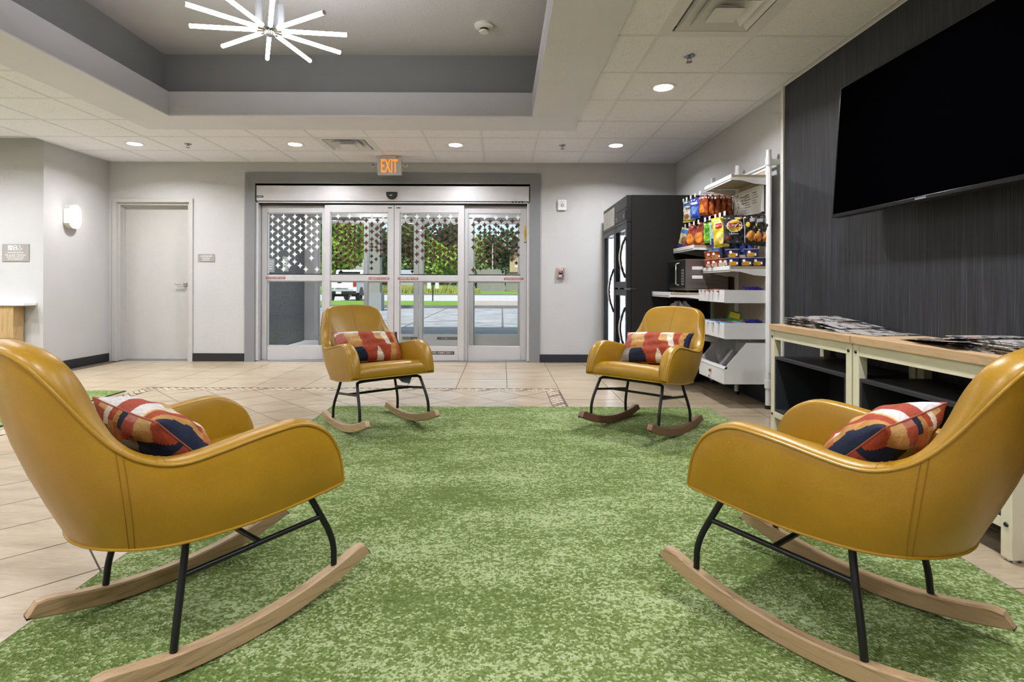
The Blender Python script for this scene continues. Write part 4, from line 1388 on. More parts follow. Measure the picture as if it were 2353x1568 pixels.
for i in range(13):
    for j in range(6):
        dots.cbox((-.0045, .665 + i * .048, FH - .225 + j * .034 + (.017 if i % 2 else 0) * .8), (.002, .010, .010), rot=Matrix.Rotation(R(45), 3, 'X'))
o = dots.build('grille_holes', M['black'], gw); o['kind'] = 'stuff'
led = emis('eaf4ff', 16.0)
for ya, yb, zs, n in ((.575, .60, 0, 0),):
    pass
def led_strip(y, z0, z1, n):
    s_ = MB().box(.052, .12, y - .006, y + .006, z0, z1).build('led_strip', emis('dfe9f2', 1.1), fr)
    m = MB()
    for k in range(n):
        zz = z0 + (z1 - z0) * (k + .5) / n
        m.cbox((.085, y, zz), (.026, .02, .026))
    q = m.build('led_dots', led, s_); q['kind'] = 'stuff'
led_strip(1.235, .25, 1.60, 26)
led_strip(.63, .25, 1.60, 26)
led_strip(.545, 1.05, 1.58, 7)
led_strip(.545, .25, .92, 7)
for i, zz in enumerate((.42, .66, .90, 1.14, 1.38)):
    for ya, yb in ((.055, .56), (.61, FW - .055)):
        m = MB()
        for k in range(9):
            yy = ya + (yb - ya) * k / 8
            m.tube([(.12, yy, zz), (FD - .06, yy, zz)], .003, 5)
        m.tube([(.12, ya, zz), (.12, yb, zz)], .005, 6).tube([(FD - .06, ya, zz), (FD - .06, yb, zz)], .005, 6)
        m.build('wire_shelf', M['white'], fr)
MB().box(.03, .10, -.004, 0.0, .972, .98).build('hinge_plate', M['chrome'], fr)
# ------------------------------------------------------------------ snack shelving
sh = empty('snack_shelving', 'white two bay wall shelving with wood back panels holding snacks', 'shelving', (2.19, 4.49, 0))
SXo, SYo = 2.19, 4.49
PY = (0.0, .595, 1.19)
for k, y in enumerate(PY):
    p = MB().tube([(0, y, .03), (0, y, 2.12)], .021, 16).build('post', M['white'], sh, True)
    MB().lathe([(.024, 0), (.024, .03)], 16, (0, y, 0)).build('foot', M['black'], p)
    MB().tube([(0, y, .17), (0, y, .235)], .028, 16).tube([(0, y, 2.0), (0, y, 2.06)], .027, 16).tube([(0, y, 2.12), (0, y, 2.128)], .021, 16).build('collar', M['white'], p, True)
    MB().box(.0, XR - SXo, y - .012, y + .012, 2.005, 2.05).build('wall_bracket', M['white'], p)
    MB().box(-.006, .006, y + .018, y + .030, .3, 1.98).box(-.006, .006, y - .030, y - .018, .3, 1.98).build('slotted_upright', M['white'], p)
for a, b in ((0, 1), (1, 2)):
    y0, y1 = PY[a] + .032, PY[b] - .032
    f = link('back_panel', None, sh)
    MB().box(-.004, .008, y0 + .014, y1 - .014, .32, 1.97).build('panel_board', M['shelf_wood'], f)
    MB().box(-.008, .012, y0, y0 + .014, .3, 1.985).box(-.008, .012, y1 - .014, y1, .3, 1.985).box(-.008, .012, y0 + .014, y1 - .014, 1.97, 1.985).box(-.008, .012, y0 + .014, y1 - .014, .3, .32).build('panel_frame', M['white'], f)
MB().tube([(.03, .0, 2.02), (.03, 1.19, 2.02)], .012, 10).build('rear_rail', M['white'], sh)
def shelf(bay, z, depth, wood=True):
    y0, y1 = PY[bay] + .006, PY[bay + 1] - .006
    s_ = link('shelf', None, sh)
    MB().box(-depth + .012, -.012, y0, y1, z - .02, z).build('shelf_board', M['shelf_top_wood'], s_)
    MB().box(-depth, -depth + .012, y0 - .002, y1 + .002, z - .046, z + .004).build('front_lip', M['white'], s_, bevel=.002)
    MB().box(-depth - .003, -depth, y0 - .002, y1 + .002, z - .034, z - .030).build('lip_groove', M['alu_dark'], s_)
    for y in (y0 - .003, y1 + .001):
        MB().prism([(-.012, z - .022), (-depth + .012, z - .022), (-depth + .012, z - .042), (-depth * .72, z - .046), (-depth * .35, z - .075), (-.012, z - .082)], 'y', y, y + .003).build('bracket', M['white'], s_)
shelf(0, 1.925, .31)
shelf(0, 1.172, .32)
shelf(1, 1.388, .41)
shelf(1, .945, .63)
shelf(1, .56, .62)
shelf(1, .30, .44)
def tray(bay, z0, z1, depth):
    y0, y1 = PY[bay] + .004, PY[bay + 1] - .004
    t_ = link('tray_shelf', None, sh)
    x0 = -depth
    MB().box(x0, -.014, y0, y1, z0, z0 + .004).build('tray_base', M['white'], t_)
    MB().box(x0, x0 + .004, y0, y1, z0, z1).build('tray_front', M['white'], t_)
    for ya_ in (y0, y1 - .004): MB().box(x0 + .004, -.014, ya_, ya_ + .004, z0 + .004, z1).build('tray_side', M['white'], t_)
tray(0, .868, .975, .36)
tray(0, .570, .703, .36)
def hook(y, z, L):
    h = link('peg_hook', None, sh)
    MB().tube([(-.005, y, z), (-L, y, z - .004), (-L - .004, y, z + .004)], .0028, 6).tube([(-.005, y, z + .022), (-L, y, z + .022)], .0022, 6).build('wire', M['chrome'], h)
    MB().box(-L - .004, -L - .002, y - .019, y + .019, z + .008, z + .045).build('price_tag', M['sign_white'], h)
HZ1, HZ2 = 1.86, 1.588
for y in (.67, .80, .92, 1.04, 1.14): hook(y, HZ1, .32)
for y in (.07, .17, .27, .40, .51): hook(y, HZ2, .33)
for y in (.68, .80, .93, 1.05): hook(y, HZ2, .33)
MB().box(-.012, -.004, .05, .545, HZ2 - .012, HZ2 + .012).box(-.012, -.004, .645, 1.14, HZ2 - .012, HZ2 + .012).box(-.012, -.004, .645, 1.14, HZ1 - .012, HZ1 + .012).build('hook_bar', M['white'], sh)

# sign on back panel
sg = empty('snack_sign', 'framed white sign listing forgotten items above the hanging snacks', 'sign', (2.15, 4.785, 1.735))
MB().box(0, .012, -.262, .262, -.11, .11).build('sign_board', M['sign_white'], sg)
MB().box(-.004, .014, -.27, -.258, -.118, .118).box(-.004, .014, .258, .27, -.118, .118).box(-.004, .014, -.27, .27, .11, .118).box(-.004, .014, -.27, .27, -.118, -.11).build('sign_frame', M['white'], sg)
rt = (R(90), 0, R(-90))
text("We've got\nwhat you\nforgot", .085, plain('33343c', .6), sg, (-.0012, .085, .035), rt, width=.115)
for k in range(4):
    MB().box(-.001, 0, .03 + .02 * (k % 2), .14, -.035 - .018 * k, -.031 - .018 * k).build('print_line', M['alu_dark'], sg)
for c0 in (-.02, -.16):
    for k in range(8 if c0 > -.1 else 5):
        MB().box(-.001, 0, c0 - .02 * (k % 3), c0 + .07, .07 - .022 * k - .002, .074 - .022 * k).build('print_line', M['blackmetal'] if k == 0 else M['alu_dark'], sg)
sm = MB(); sm2 = MB()
for i, (yy, zz) in enumerate(((.235, .08), (.20, .09), (.215, .05), (.235, -.02), (.205, -.05), (.23, -.075), (.19, .02), (.185, -.015))):
    pts = []
    (sm if i % 3 else sm2).add([(-.0012, yy + .016, zz), (-.0012, yy + .004, zz + .004), (-.0012, yy, zz + .018), (-.0012, yy - .004, zz + .004), (-.0012, yy - .016, zz), (-.0012, yy - .004, zz - .004), (-.0012, yy, zz - .018), (-.0012, yy + .004, zz - .004)], [tuple(range(8))])
sm.build('star_print', M['black'], sg); sm2.build('star_print', plain('c7b64a', .6), sg)

# lidded dispenser bin hung under the trays
bn = empty('dispenser_bin', 'white metal bin with sloping clear lid and brass lock', 'bin', (SXo, SYo, .195))
y0, y1 = .008, .585
prof = [(-.016, 0), (-.355, 0), (-.355, .135), (-.175, .345), (-.016, .345)]
for y in (y0, y1 - .004):
    MB().prism(prof, 'y', y, y + .004).build('side_panel', M['white'], bn)
MB().box(-.355, -.016, y0, y1, 0, .004).build('bin_floor', M['white'], bn)
MB().box(-.355, -.351, y0, y1, 0, .135).build('front_panel', M['white'], bn, bevel=.002)
MB().box(-.02, -.016, y0, y1, 0, .345).build('rear_panel', M['white'], bn)
ld_ = MB(); ld_.prism([(-.352, .135), (-.175, .341), (-.178, .345), (-.355, .139)], 'y', y0 + .02, y1 - .02); ld_.box(-.175, -.02, y0 + .02, y1 - .02, .339, .344)
ld_.build('clear_lid', M['acrylic'], bn)
MB().prism([(-.358, .128), (-.35, .145), (-.33, .145), (-.335, .128)], 'y', y0, y1).build('lid_hinge', M['white'], bn)
for k in range(5):
    yy = y0 + .06 + k * .1
    MB().prism([(-.30, .03), (-.29, .03), (-.12, .24), (-.13, .24)], 'y', yy, yy + .045).build('divider', M['alu_dark'] if k % 2 == 0 else M['white'], bn)
MB().lathe([(.0, -.016), (.012, -.015), (.012, 0)], 14, (-.355, .30, .075), 'x').build('lock', M['brass'], bn, True)
MB().lathe([(.0, -.019), (.008, -.019), (.008, -.014)], 12, (-.355, .30, .028), 'x').box(-.372, -.370, .297, .303, -.006, .022).build('key', M['brass'], bn)

# microwave
mw = empty('microwave', 'stainless steel microwave oven on the deep white shelf', 'microwave', (1.72, 5.115, .9455))
mwD, mwW, mwH = .40, .50, .315
MB().box(.02, mwD, 0, mwW, .02, mwH).build('casing', M['steel'], mw, bevel=.004)
MB().box(.0, .02, 0, mwW, .02, mwH).build('front_frame', M['steel'], mw, bevel=.003)
MB().box(-.012, .0, .125, mwW - .006, .045, mwH - .01).build('door', M['black'], mw, bevel=.004)
MB().box(-.014, -.012, .20, mwW - .06, .09, mwH - .06).build('door_window', M['dark_glass'], mw)
hdl = MB().tube([(-.012, .155, .07), (-.04, .155, .08), (-.04, .155, mwH - .045), (-.012, .155, mwH - .035)], .009, 10).build('door_handle', M['chrome'], mw, True)
MB().box(-.006, 0, .006, .118, .045, mwH - .01).build('control_panel', M['black'], mw)
for i in range(6):
    for j in range(2):
        MB().box(-.008, -.006, .03 + j * .042, .062 + j * .042, .07 + i * .026, .088 + i * .026).build('keypad_button', M['alu_dark'], mw)
for x in (.04, mwD - .04):
    for y in (.04, mwW - .04):
        MB().tube([(x, y, 0), (x, y, .02)], .014, 10).build('foot', M['black'], mw)
for za_ in (.215, .13): MB().box(.06, .16, -.001, 0, za_, za_ + .03).build('rating_label', M['sign_white'], mw)

# ---- snack bags
def bag_mesh(w, h, t_, seed, decals=()):
    """pillow bag with crimped ends; decals = (shape, cx, cz, rx, rz) printed on the front, later ones on top"""
    rnd = random.Random(seed)
    nu, nv = (26, 34) if decals else (14, 18)
    pa = [rnd.uniform(0, 6) for _ in range(6)]
    m = MB()
    for side in (1, -1):
        idx = {}
        for i in range(nu + 1):
            for j in range(nv + 1):
                a, b_ = i / nu * 2 - 1, j / nv * 2 - 1
                edge = max(0, 1 - abs(b_) ** 4) ** .7 * max(0, 1 - abs(a) ** 3) ** .6
                crimp = abs(b_) > .88
                x = a * w / 2 * (1 - .06 * (1 - abs(b_) ** 2) + .03 * math.sin(b_ * 5 + pa[2]) * (1 - abs(b_)))
                z = b_ * h / 2
                y = side * (edge * t_ / 2) if not crimp else side * .0008 + .0018 * math.sin(a * 22)
                y += (.0040 * math.sin(a * 7 + pa[0] + b_ * 3) + .0030 * math.sin(b_ * 9 + pa[1] - a * 4) + .002 * math.sin(a * 15 + b_ * 11 + pa[3])) * edge
                idx[(i, j)] = len(m.v); m.v.append((x, y, z))
        for i in range(nu):
            for j in range(nv):
                mi = 0
                if side < 0:
                    cx_, cz_ = ((i + .5) / nu - .5) * w, ((j + .5) / nv - .5) * h
                    for k, (shp, dx, dz, rx, rz) in enumerate(decals):
                        u_, v_ = (cx_ - dx) / rx, (cz_ - dz) / rz
                        if (shp == 'o' and u_ * u_ + v_ * v_ < 1) or (shp == 'b' and abs(u_) < 1 and abs(v_) < 1): mi = k + 1
                m.f.append((idx[(i, j)], idx[(i + 1, j)], idx[(i + 1, j + 1)], idx[(i, j + 1)])); m.mi.append(mi)
    return m
BAGM = {}
def bag_mat(base, accent, style, seed):
    key = (base, accent, style)
    if key in BAGM: return BAGM[key]
    t = NT('printed_foil_bag')
    n1 = t.noise(26, 2, .6)
    n2 = t.noise(8, 2, .5)
    c = t.mix(t.ramp(n2, [(.50, (0, 0, 0, 1)), (.56, (1, 1, 1, 1))]), base, accent) if style else t.ramp(n1, [(.3, base), (.8, accent)])
    c = t.mix(.25, c, t.ramp(n1, [(.35, (.35, .35, .35, 1)), (.65, (1, 1, 1, 1))]), 'MULTIPLY')
    t.color(c)
    t.bump(n1, .4, .006)
    BAGM[key] = t.set(.22, spec=.6)
    return BAGM[key]
_bs = [100]
def bag(x, y, z, yaw, w, h, t_, base, accent, style, label, group=None, lean=0.0, roll=0.0, top_hung=True, decals=()):
    """bag hanging with its crimped top at z (or standing with its foot at z)"""
    _bs[0] += 1
    m = bag_mesh(w, h, t_, _bs[0], [d[:5] for d in decals])
    mats = [bag_mat(base, accent, style, _bs[0])] + [d[5] for d in decals]
    o = m.build('snack_bag', mats if decals else mats[0], None, True, angle=1.2)
    o.location = (x, y, z - h / 2 if top_hung else z + h / 2)
    o.rotation_euler = Euler((R(lean), R(roll), R(yaw)), 'XYZ')
    tag(o, label, 'snack bag', group)
    return o
def disc_part(parent, x, y, z, rx, rz, mat, nm):
    m = MB()
    n = 20
    m.add([(x, y, z)] + [(x + rx * math.cos(2 * math.pi * k / n), y, z + rz * math.sin(2 * math.pi * k / n)) for k in range(n)], [(0, 1 + k, 1 + (k + 1) % n) for k in range(n)])
    return m.build(nm, mat, parent)
SILV = plain('b9b9bc', .25, .6)
# face of a bag points to -y of the bag; yaw -70 turns it towards the room
b = bag(1.885, 5.50, 1.865, -56, .15, .215, .045, '5f9a36', 'd5cfc0', 1, 'green and cream trail mix bag at the far end of the top hooks',
        decals=[('b', 0, -.03, .07, .055, plain('d2cdbd', .4)), ('b', 0, .03, .06, .022, M['sign_white']), ('o', -.02, -.05, .03, .025, plain('8a5a2c', .4)), ('b', 0, -.088, .08, .014, plain('c8bd3a', .4)), ('b', 0, .075, .07, .02, plain('3a4a9a', .4))])
text('TRAIL', .026, M['black'], b, (0, -.031, .03), width=.09, bold=.02)
b = bag(1.885, 5.33, 1.865, -64, .13, .20, .045, '2b47b8', '3f62d0', 1, 'bright blue snack bag on the top hooks', decals=[('o', 0, -.02, .04, .04, plain('6f9be0', .35)), ('b', 0, .045, .04, .012, M['sign_white'])])
OR2 = plain('e08a2c', .3)
for k, dx in enumerate((0, .05, .10, .15, .20)):
    bag(1.905 + dx * 1.12, 5.165 + .004 * k, 1.865, -74 + 2 * k, .125, .19 + .006 * (k % 2), .052, '8f3416', 'c9652a', 0, ['foremost orange foil chip bag on the top hook', 'second orange foil chip bag on the top hook', 'middle orange foil chip bag of five on the top hook', 'fourth orange foil chip bag on the top hook', 'rearmost orange foil chip bag on the top hook beside the sign'][k], 'orange chip bags on the top hook', decals=[('o', 0, -.035, .04, .04, OR2), ('b', 0, .07, .06, .01, SILV)])
for k in range(3):
    bag(2.0 + .06 * k, 5.36 - .02 * k, 1.845, -66, .13, .21, .04, '161a4a', '2a3072', 0, 'dark blue bag hanging behind the orange chip bags', 'dark blue bags on the top hooks')
# second row, standing on the far shelf
b = bag(1.86, 5.52, 1.389, -55, .16, .20, .05, 'd2cf9a', 'c0b884', 1, 'cream and purple cookie bag leaning on the upper shelf', roll=16, top_hung=False, decals=[('b', 0, -.085, .08, .02, plain('4a3a9c', .35)), ('o', 0, -.03, .045, .04, plain('7a5a34', .5)), ('b', 0, .06, .07, .02, plain('3f6fb0', .4))])
for k, (x, y) in enumerate(((1.87, 5.36), (1.90, 5.20))):
    bag(x, y, 1.389, -60, .145, .215, .06, '98331a', 'b84a22', 0, ['red orange chip bag leaning in the middle of the upper shelf', 'red orange chip bag leaning at the near end of the upper shelf'][k], roll=22, top_hung=False, decals=[('o', 0, -.03, .045, .05, OR2), ('b', -.062, 0, .012, .09, SILV), ('b', 0, .08, .07, .012, plain('6e1c14', .3))])
bag(2.0, 5.17, 1.389, -58, .15, .18, .05, '1a1a1c', '6b6a66', 1, 'black and grey snack bag behind the red chip bags', roll=14, top_hung=False)
# near bay
bag(1.885, 5.0, 1.59, -50, .10, .19, .04, '7fbf2a', '97cf3c', 0, 'lime green candy bag on the middle hooks', decals=[('b', 0, .02, .02, .05, plain('3f7a1e', .4)), ('b', -.042, 0, .008, .09, plain('2a4a1a', .4))])
bag(1.915, 4.925, 1.585, -62, .10, .20, .03, '8fb8dc', 'b5cfe4', 0, 'pale blue candy bag beside the lime bag')
b = bag(1.875, 4.70, 1.60, -40, .13, .26, .055, 'd8b91c', 'e6d23a', 0, 'yellow potato chip bag hanging foremost on the hooks', roll=-6, decals=[('b', 0, .055, .036, .028, M['sign_white']), ('b', 0, .055, .031, .023, plain('b32a22', .4)), ('o', .01, -.05, .04, .05, plain('e3cf7a', .4))])
text("Lay's", .022, M['sign_white'], b, (0, -.034, .055), width=.045)
b = bag(1.955, 4.60, 1.60, -16, .175, .235, .05, '232327', '37373c', 0, 'black barbecue potato chip bag with a round yellow logo', decals=[('o', 0, .03, .064, .052, M['sign_white']), ('o', 0, .03, .058, .047, plain('d8a81f', .4)), ('b', 0, .035, .052, .017, plain('b32a22', .4)), ('o', -.055, -.075, .02, .022, plain('7a2a24', .4)), ('o', .03, .095, .03, .012, plain('b98a4a', .4))])
text("Lay's", .034, M['sign_white'], b, (0, -.0335, .035), width=.098, bold=.02)
text('Barbecue', .014, M['sign_white'], b, (0, -.032, -.035), width=.06)
CHIP = bag_mat('a85a1c', 'cf8a35', 1, 5)
for k in range(3):
    b = bag(2.062 + .052 * k, 4.535 - .012 * k, 1.60 - .006 * k, -14 - 9 * k, .115, .25, .042, '17161a', '2b2622', 0, ['black barbecue chip bag hanging right behind the logo bag', 'black barbecue chip bag second from the shelf post', 'black barbecue chip bag nearest the shelf post'][k], roll=3 * k - 3,
            decals=[('o', 0, -.05, .036, .042, CHIP), ('o', -.022, .045, .016, .024, plain('c9a82a', .4)), ('b', .02, .08, .024, .012, plain('8d8d90', .3)), ('b', -.052, 0, .003, .11, plain('9c9ca0', .3))])
for k in range(5):
    bag(1.90 + .055 * k, 4.83 - .03 * k, 1.43, -58, .12, .15, .025, '1c2a66', '35529a', 1, ['leftmost', 'second from left', 'middle', 'second from right', 'rightmost'][k] + ' dark blue foil packet hanging below the middle hooks', 'dark blue packets on the low hooks')

# ---- noodle and macaroni cups
def cup(x, y, z, body, patch, label, group, h=.068, r0=.043, r1=.056):
    c = empty('food_cup', label, 'food cup', (x, y, z), R(-28), group)
    m = MB()
    def sq(r_, zz):
        return [(px_, py_, zz) for px_, py_ in rrect(-r_, r_, -r_, r_, r_ * .45, 3)]
    P = [sq(r0, 0), sq(r1 * .97, h * .9), sq(r1, h * .9), sq(r1, h)]
    P = [row + [row[0]] for row in P]
    m.grid(P); m.add(P[0][:-1], [tuple(range(len(P[0]) - 1))]); 
    m.build('cup_body', plain(body, .35), c, True, angle=.5)
    MB().prism(rrect(-r1 - .003, r1 + .003, -r1 - .003, r1 + .003, r1 * .45, 3), 'z', h, h + .003).build('foil_lid', M['alu'], c)
    k_ = (r0 + r1) / 2
    MB().add([(-.03, -k_ - .0012 + .006, .006), (.022, -k_ - .0012 + .006, .006), (.026, -r1 + .004, h * .55), (-.012, -r1 + .004, h * .62), (-.034, -r1 + .004, h * .4)], [(0, 1, 2, 3, 4)]).build('label_patch', plain(patch, .4), c)
    disc_part(c, -.015, -r1 - .0006, h * .66, .012, .012, M['sign_white'], 'logo_disc')
    MB().box(.026, .038, -r1 - .001, -r1 - .0002, h * .2, h * .5).build('nutrition_print', M['sign_white'], c)
    return c
Z2 = 1.174
for k, (x, y) in enumerate(((1.95, 4.60), (2.045, 4.57), (2.135, 4.56), (1.955, 4.73), (2.06, 4.71))):
    cup(x, y, Z2, '2a2566', 'd19a1c', 'purple and yellow macaroni cup on the lower row, ' + ['left of the front three', 'middle of the front three', 'nearest the shelf post', 'behind the left cup', 'behind the middle cup'][k], 'macaroni cups on the lower row')
for k, (x, y) in enumerate(((1.955, 4.62), (2.09, 4.575))):
    cup(x, y, Z2 + .0725, '2a2566', 'd19a1c', ['purple and yellow macaroni cup stacked on top at the left', 'purple and yellow macaroni cup stacked on top at the right'][k], None)
for k, (x, y) in enumerate(((1.905, 4.86), (1.905, 4.98))):
    c = cup(x, y, Z2, 'a23322', 'd8cdb8', 'red noodle cup on the lower row of the cup shelf, ' + ['nearer one', 'farther one'][k], 'red noodle cups below')
    cup(x, y, Z2 + .0725, 'a23322', 'c08a3a', 'red noodle cup stacked on the upper row, ' + ['nearer one', 'farther one'][k], 'red noodle cups above')
cup(1.92, 4.745, Z2 + .0, 'a23322', 'd8cdb8', 'red and white noodle cup next to the purple cups', None)

# ---- loose candy in the trays
rc = random.Random(12)
def packet(x, y, z, w, l, t_, col, rz, label, group, tilt_=0):
    m = MB()
    P = []
    for i in range(5):
        u = -1 + i * .5
        hh_ = t_ * (.15 if abs(u) == 1 else 1) / 2
        P.append([(u * l / 2, -w / 2, -hh_ * .3), (u * l / 2, -w / 2 * .8, hh_), (u * l / 2, w / 2 * .8, hh_), (u * l / 2, w / 2, -hh_ * .3), (u * l / 2, 0, -hh_), (u * l / 2, -w / 2, -hh_ * .3)])
    m.grid(P); m.add(P[0][:-1], [tuple(range(5))]); m.add(P[-1][:-1], [tuple(range(5))])
    o = m.build('candy_packet', plain(col, .3, vary=.2, scale=60), None, True, angle=.8)
    o.location = (x, y, z); o.rotation_euler = (R(tilt_), R(rc.uniform(-8, 8)), rz)
    return tag(o, label, 'candy packet', group)
for k in range(14):
    packet(1.87 + .08 * (k % 3) + rc.uniform(-.01, .01), 4.62 + .032 * k, .962 + rc.uniform(-.004, .010), .035, .12, .02, ['7a3a1c', '4a2a1c', '9c4a22', '6d5a48'][k % 4], R(rc.uniform(-25, 25)), 'brown chocolate bar packet lying in the upper white tray', 'chocolate bars in the upper tray')
for k in range(4):
    packet(2.03 + .035 * k, 4.545, .985, .05, .07, .03, '3d2f9a', R(80 + 5 * k), 'violet candy packet standing in the upper white tray', 'violet packets in the upper tray', 20)
for k in range(16):
    packet(1.87 + .07 * (k % 4) + rc.uniform(-.01, .01), 4.60 + .029 * k, .69 + rc.uniform(-.004, .012), .035, .11, .02, ['4f86b0', 'b5555f', '5f9ac0', 'c9b7a0'][k % 4], R(rc.uniform(-30, 30)), 'blue or pink candy packet lying in the lower white tray', 'candy packets in the lower tray')
for k in range(4):
    packet(2.04 + .03 * k, 4.54, .712, .05, .07, .03, '2e2a86', R(80 + 4 * k), 'violet candy packet standing in the lower white tray', 'violet packets in the lower tray', 20)
gb = tag(MB().cbox((0, 0, 0), (.10, .02, .12)).build('candy_box', plain('3e7a3a', .4), None, bevel=.002), 'green candy box propped up in the lower white tray', 'box')
gb.location = (1.99, 4.68, .735); gb.rotation_euler = (R(-30), R(14), R(-20))
MB().box(-.04, .04, -.0112, -.0102, -.01, .045).build('box_print', plain('c7b32c', .4), gb)

# clear bag of wrapped cutlery on the shelf under the microwave
rr = random.Random(5)
P = []
for i in range(13):
    row = []
    u = i / 12
    for k in range(41):
        a = 2 * math.pi * (k % 40) / 40
        rad = .15 * (math.sin(math.pi * (.06 + .90 * u)) ** .6)
        zz = .27 * u
        f_ = .004 + .022 * u
        rad += f_ * math.sin(7 * a + i * 1.3) * math.cos(5 * a + 2 * i)
        zz += f_ * 1.3 * math.sin(9 * a + i * 1.7)
        row.append((rad * math.cos(a), rad * 1.25 * math.sin(a), max(0.0, zz)))
    P.append(row)
t = NT('thin_plastic_film')
t.color('e3e5f0'); t.b.inputs['Alpha'].default_value = .85
cb = tag(MB().grid(P).build('cutlery_bag', t.set(.18, spec=.8), None), 'crumpled clear plastic bag on the shelf under the microwave', 'plastic bag')
cb.location = (1.755, 5.36, .5605)
m = MB()
for k in range(26):
    c0 = Vector((rr.uniform(-.09, .09), rr.uniform(-.12, .12), rr.uniform(.05, .22)))
    d_ = Vector((rr.gauss(0, 1), rr.gauss(0, 1), rr.gauss(0, .6))).normalized() * .05
    m.tube([c0 - d_, c0 + d_], [.004, .010], 6)
o = m.build('wrapped_cutlery', plain('d5d7e2', .4), cb); o['kind'] = 'stuff'
# ------------------------------------------------------------------ outdoors
def flat(name, x0, x1, y0, y1, z, mat, label, cat, th=.08):
    return struct(name, MB().box(x0, x1, y0, y1, z - th, z), mat, label, cat)
t = NT('smooth_concrete'); n = t.noise(3, 4); t.color(t.ramp(n, [(.3, '8f8d80'), (.7, 'a5a398')])); M['walk'] = t.set(.8)
t = NT('stamped_concrete')
n = t.noise(2.2, 6, .7, t.coords((.5, 1.6, 1)), .5)
t.color(t.ramp(n, [(.34, '5f5f60'), (.46, 'a2a1a0'), (.62, 'c6c4c0')])); t.bump(n, .5, .05); M['stamped'] = t.set(.7)
t = NT('asphalt_road'); n = t.noise(1.2, 4); t.color(t.ramp(n, [(.3, 'bdb9b4'), (.7, 'd6d2cd')])); M['road'] = t.set(.8)
t = NT('lawn'); n = t.noise(1.1, 6, .75); n2 = t.noise(14, 3)
t.color(t.mix(.4, t.ramp(n, [(.3, '4f7a24'), (.7, '8fb648')]), t.ramp(n2, [(.3, '486f20'), (.7, 'a3c45c')]))); t.bump(n2, .6, .05); M['lawn'] = t.set(.95, spec=.1)
M['kerb'] = plain('6d6c68', .8)
flat('walkway', -40, 40, YO + .12, 13.1, -.01, M['walk'], 'smooth concrete walk outside the doors', 'walkway')
flat('driveway', -60, 60, 13.1, 23.9, -.02, M['stamped'], 'stamped grey concrete driveway under the canopy', 'driveway')
jm = MB()
for k in range(-14, 12):
    jm.prism([(k * 2.4, 13.1), (k * 2.4 + .05, 13.1), (k * 2.4 + .05, 23.9), (k * 2.4, 23.9)], 'z', -.02, -.017)
o = jm.build('control_joints', M['kerb'], bpy.data.objects['driveway']); o['kind'] = 'stuff'
flat('trim_6', -60, 60, 23.9, 24.2, .10, M['kerb'], 'dark kerb at the near edge of the verge', 'kerb', .2)
flat('verge_lawn', -60, 60, 24.2, 32, .06, M['lawn'], 'mown grass verge beside the driveway', 'lawn')
flat('crossing_path', -1.5, 1.9, 24.25, 32, .075, plain('b5a497', .8), 'brick toned path crossing the grass verge', 'path')
flat('street', -120, 120, 32, 55, -.04, M['road'], 'pale sunlit street', 'street')
flat('trim_7', -120, 120, 55, 55.4, .10, M['kerb'], 'kerb on the far side of the street', 'kerb', .2)
flat('far_lawn', -200, 200, 55.4, 260, .12, M['lawn'], 'broad lawn across the street', 'lawn')
struct('entrance_canopy', MB().box(-8, 6, YO + .12, 10.4, 3.4, 3.7), M['ceil_white'], 'canopy roof over the entrance walk', 'canopy')
struct('facade', MB().box(-20, -3.4, YO + .02, YO + .3, -.1, 4.2).box(.58, 20, YO + .02, YO + .3, -.1, 4.2).box(-3.4, .58, YO + .02, YO + .3, 2.5, 4.2), plain('b9b3a6', .8), 'outside wall of the building around the outer doors', 'wall')

# column of the canopy
cl = empty('canopy_column', 'grey canopy column with wider base outside the doors', 'column', (-4.95, 21.5, -.02))
MB().box(-.20, .20, -.20, .20, .66, 4.2).build('shaft', plain('87867c', .8), cl, bevel=.01)  # shaft colour darkened to carry roof shade that nothing here casts
MB().box(-.27, .27, -.27, .27, 0, .66).prism([(-.27, .66), (.27, .66), (.2, .74), (-.2, .74)], 'y', -.27, .27).build('base', plain('8a8c8b', .8), cl)
MB().tube([(-.29, -.1, .0), (-.29, -.1, 4.2)], .055, 10).build('downpipe', plain('c9c9c2', .6), cl, True)
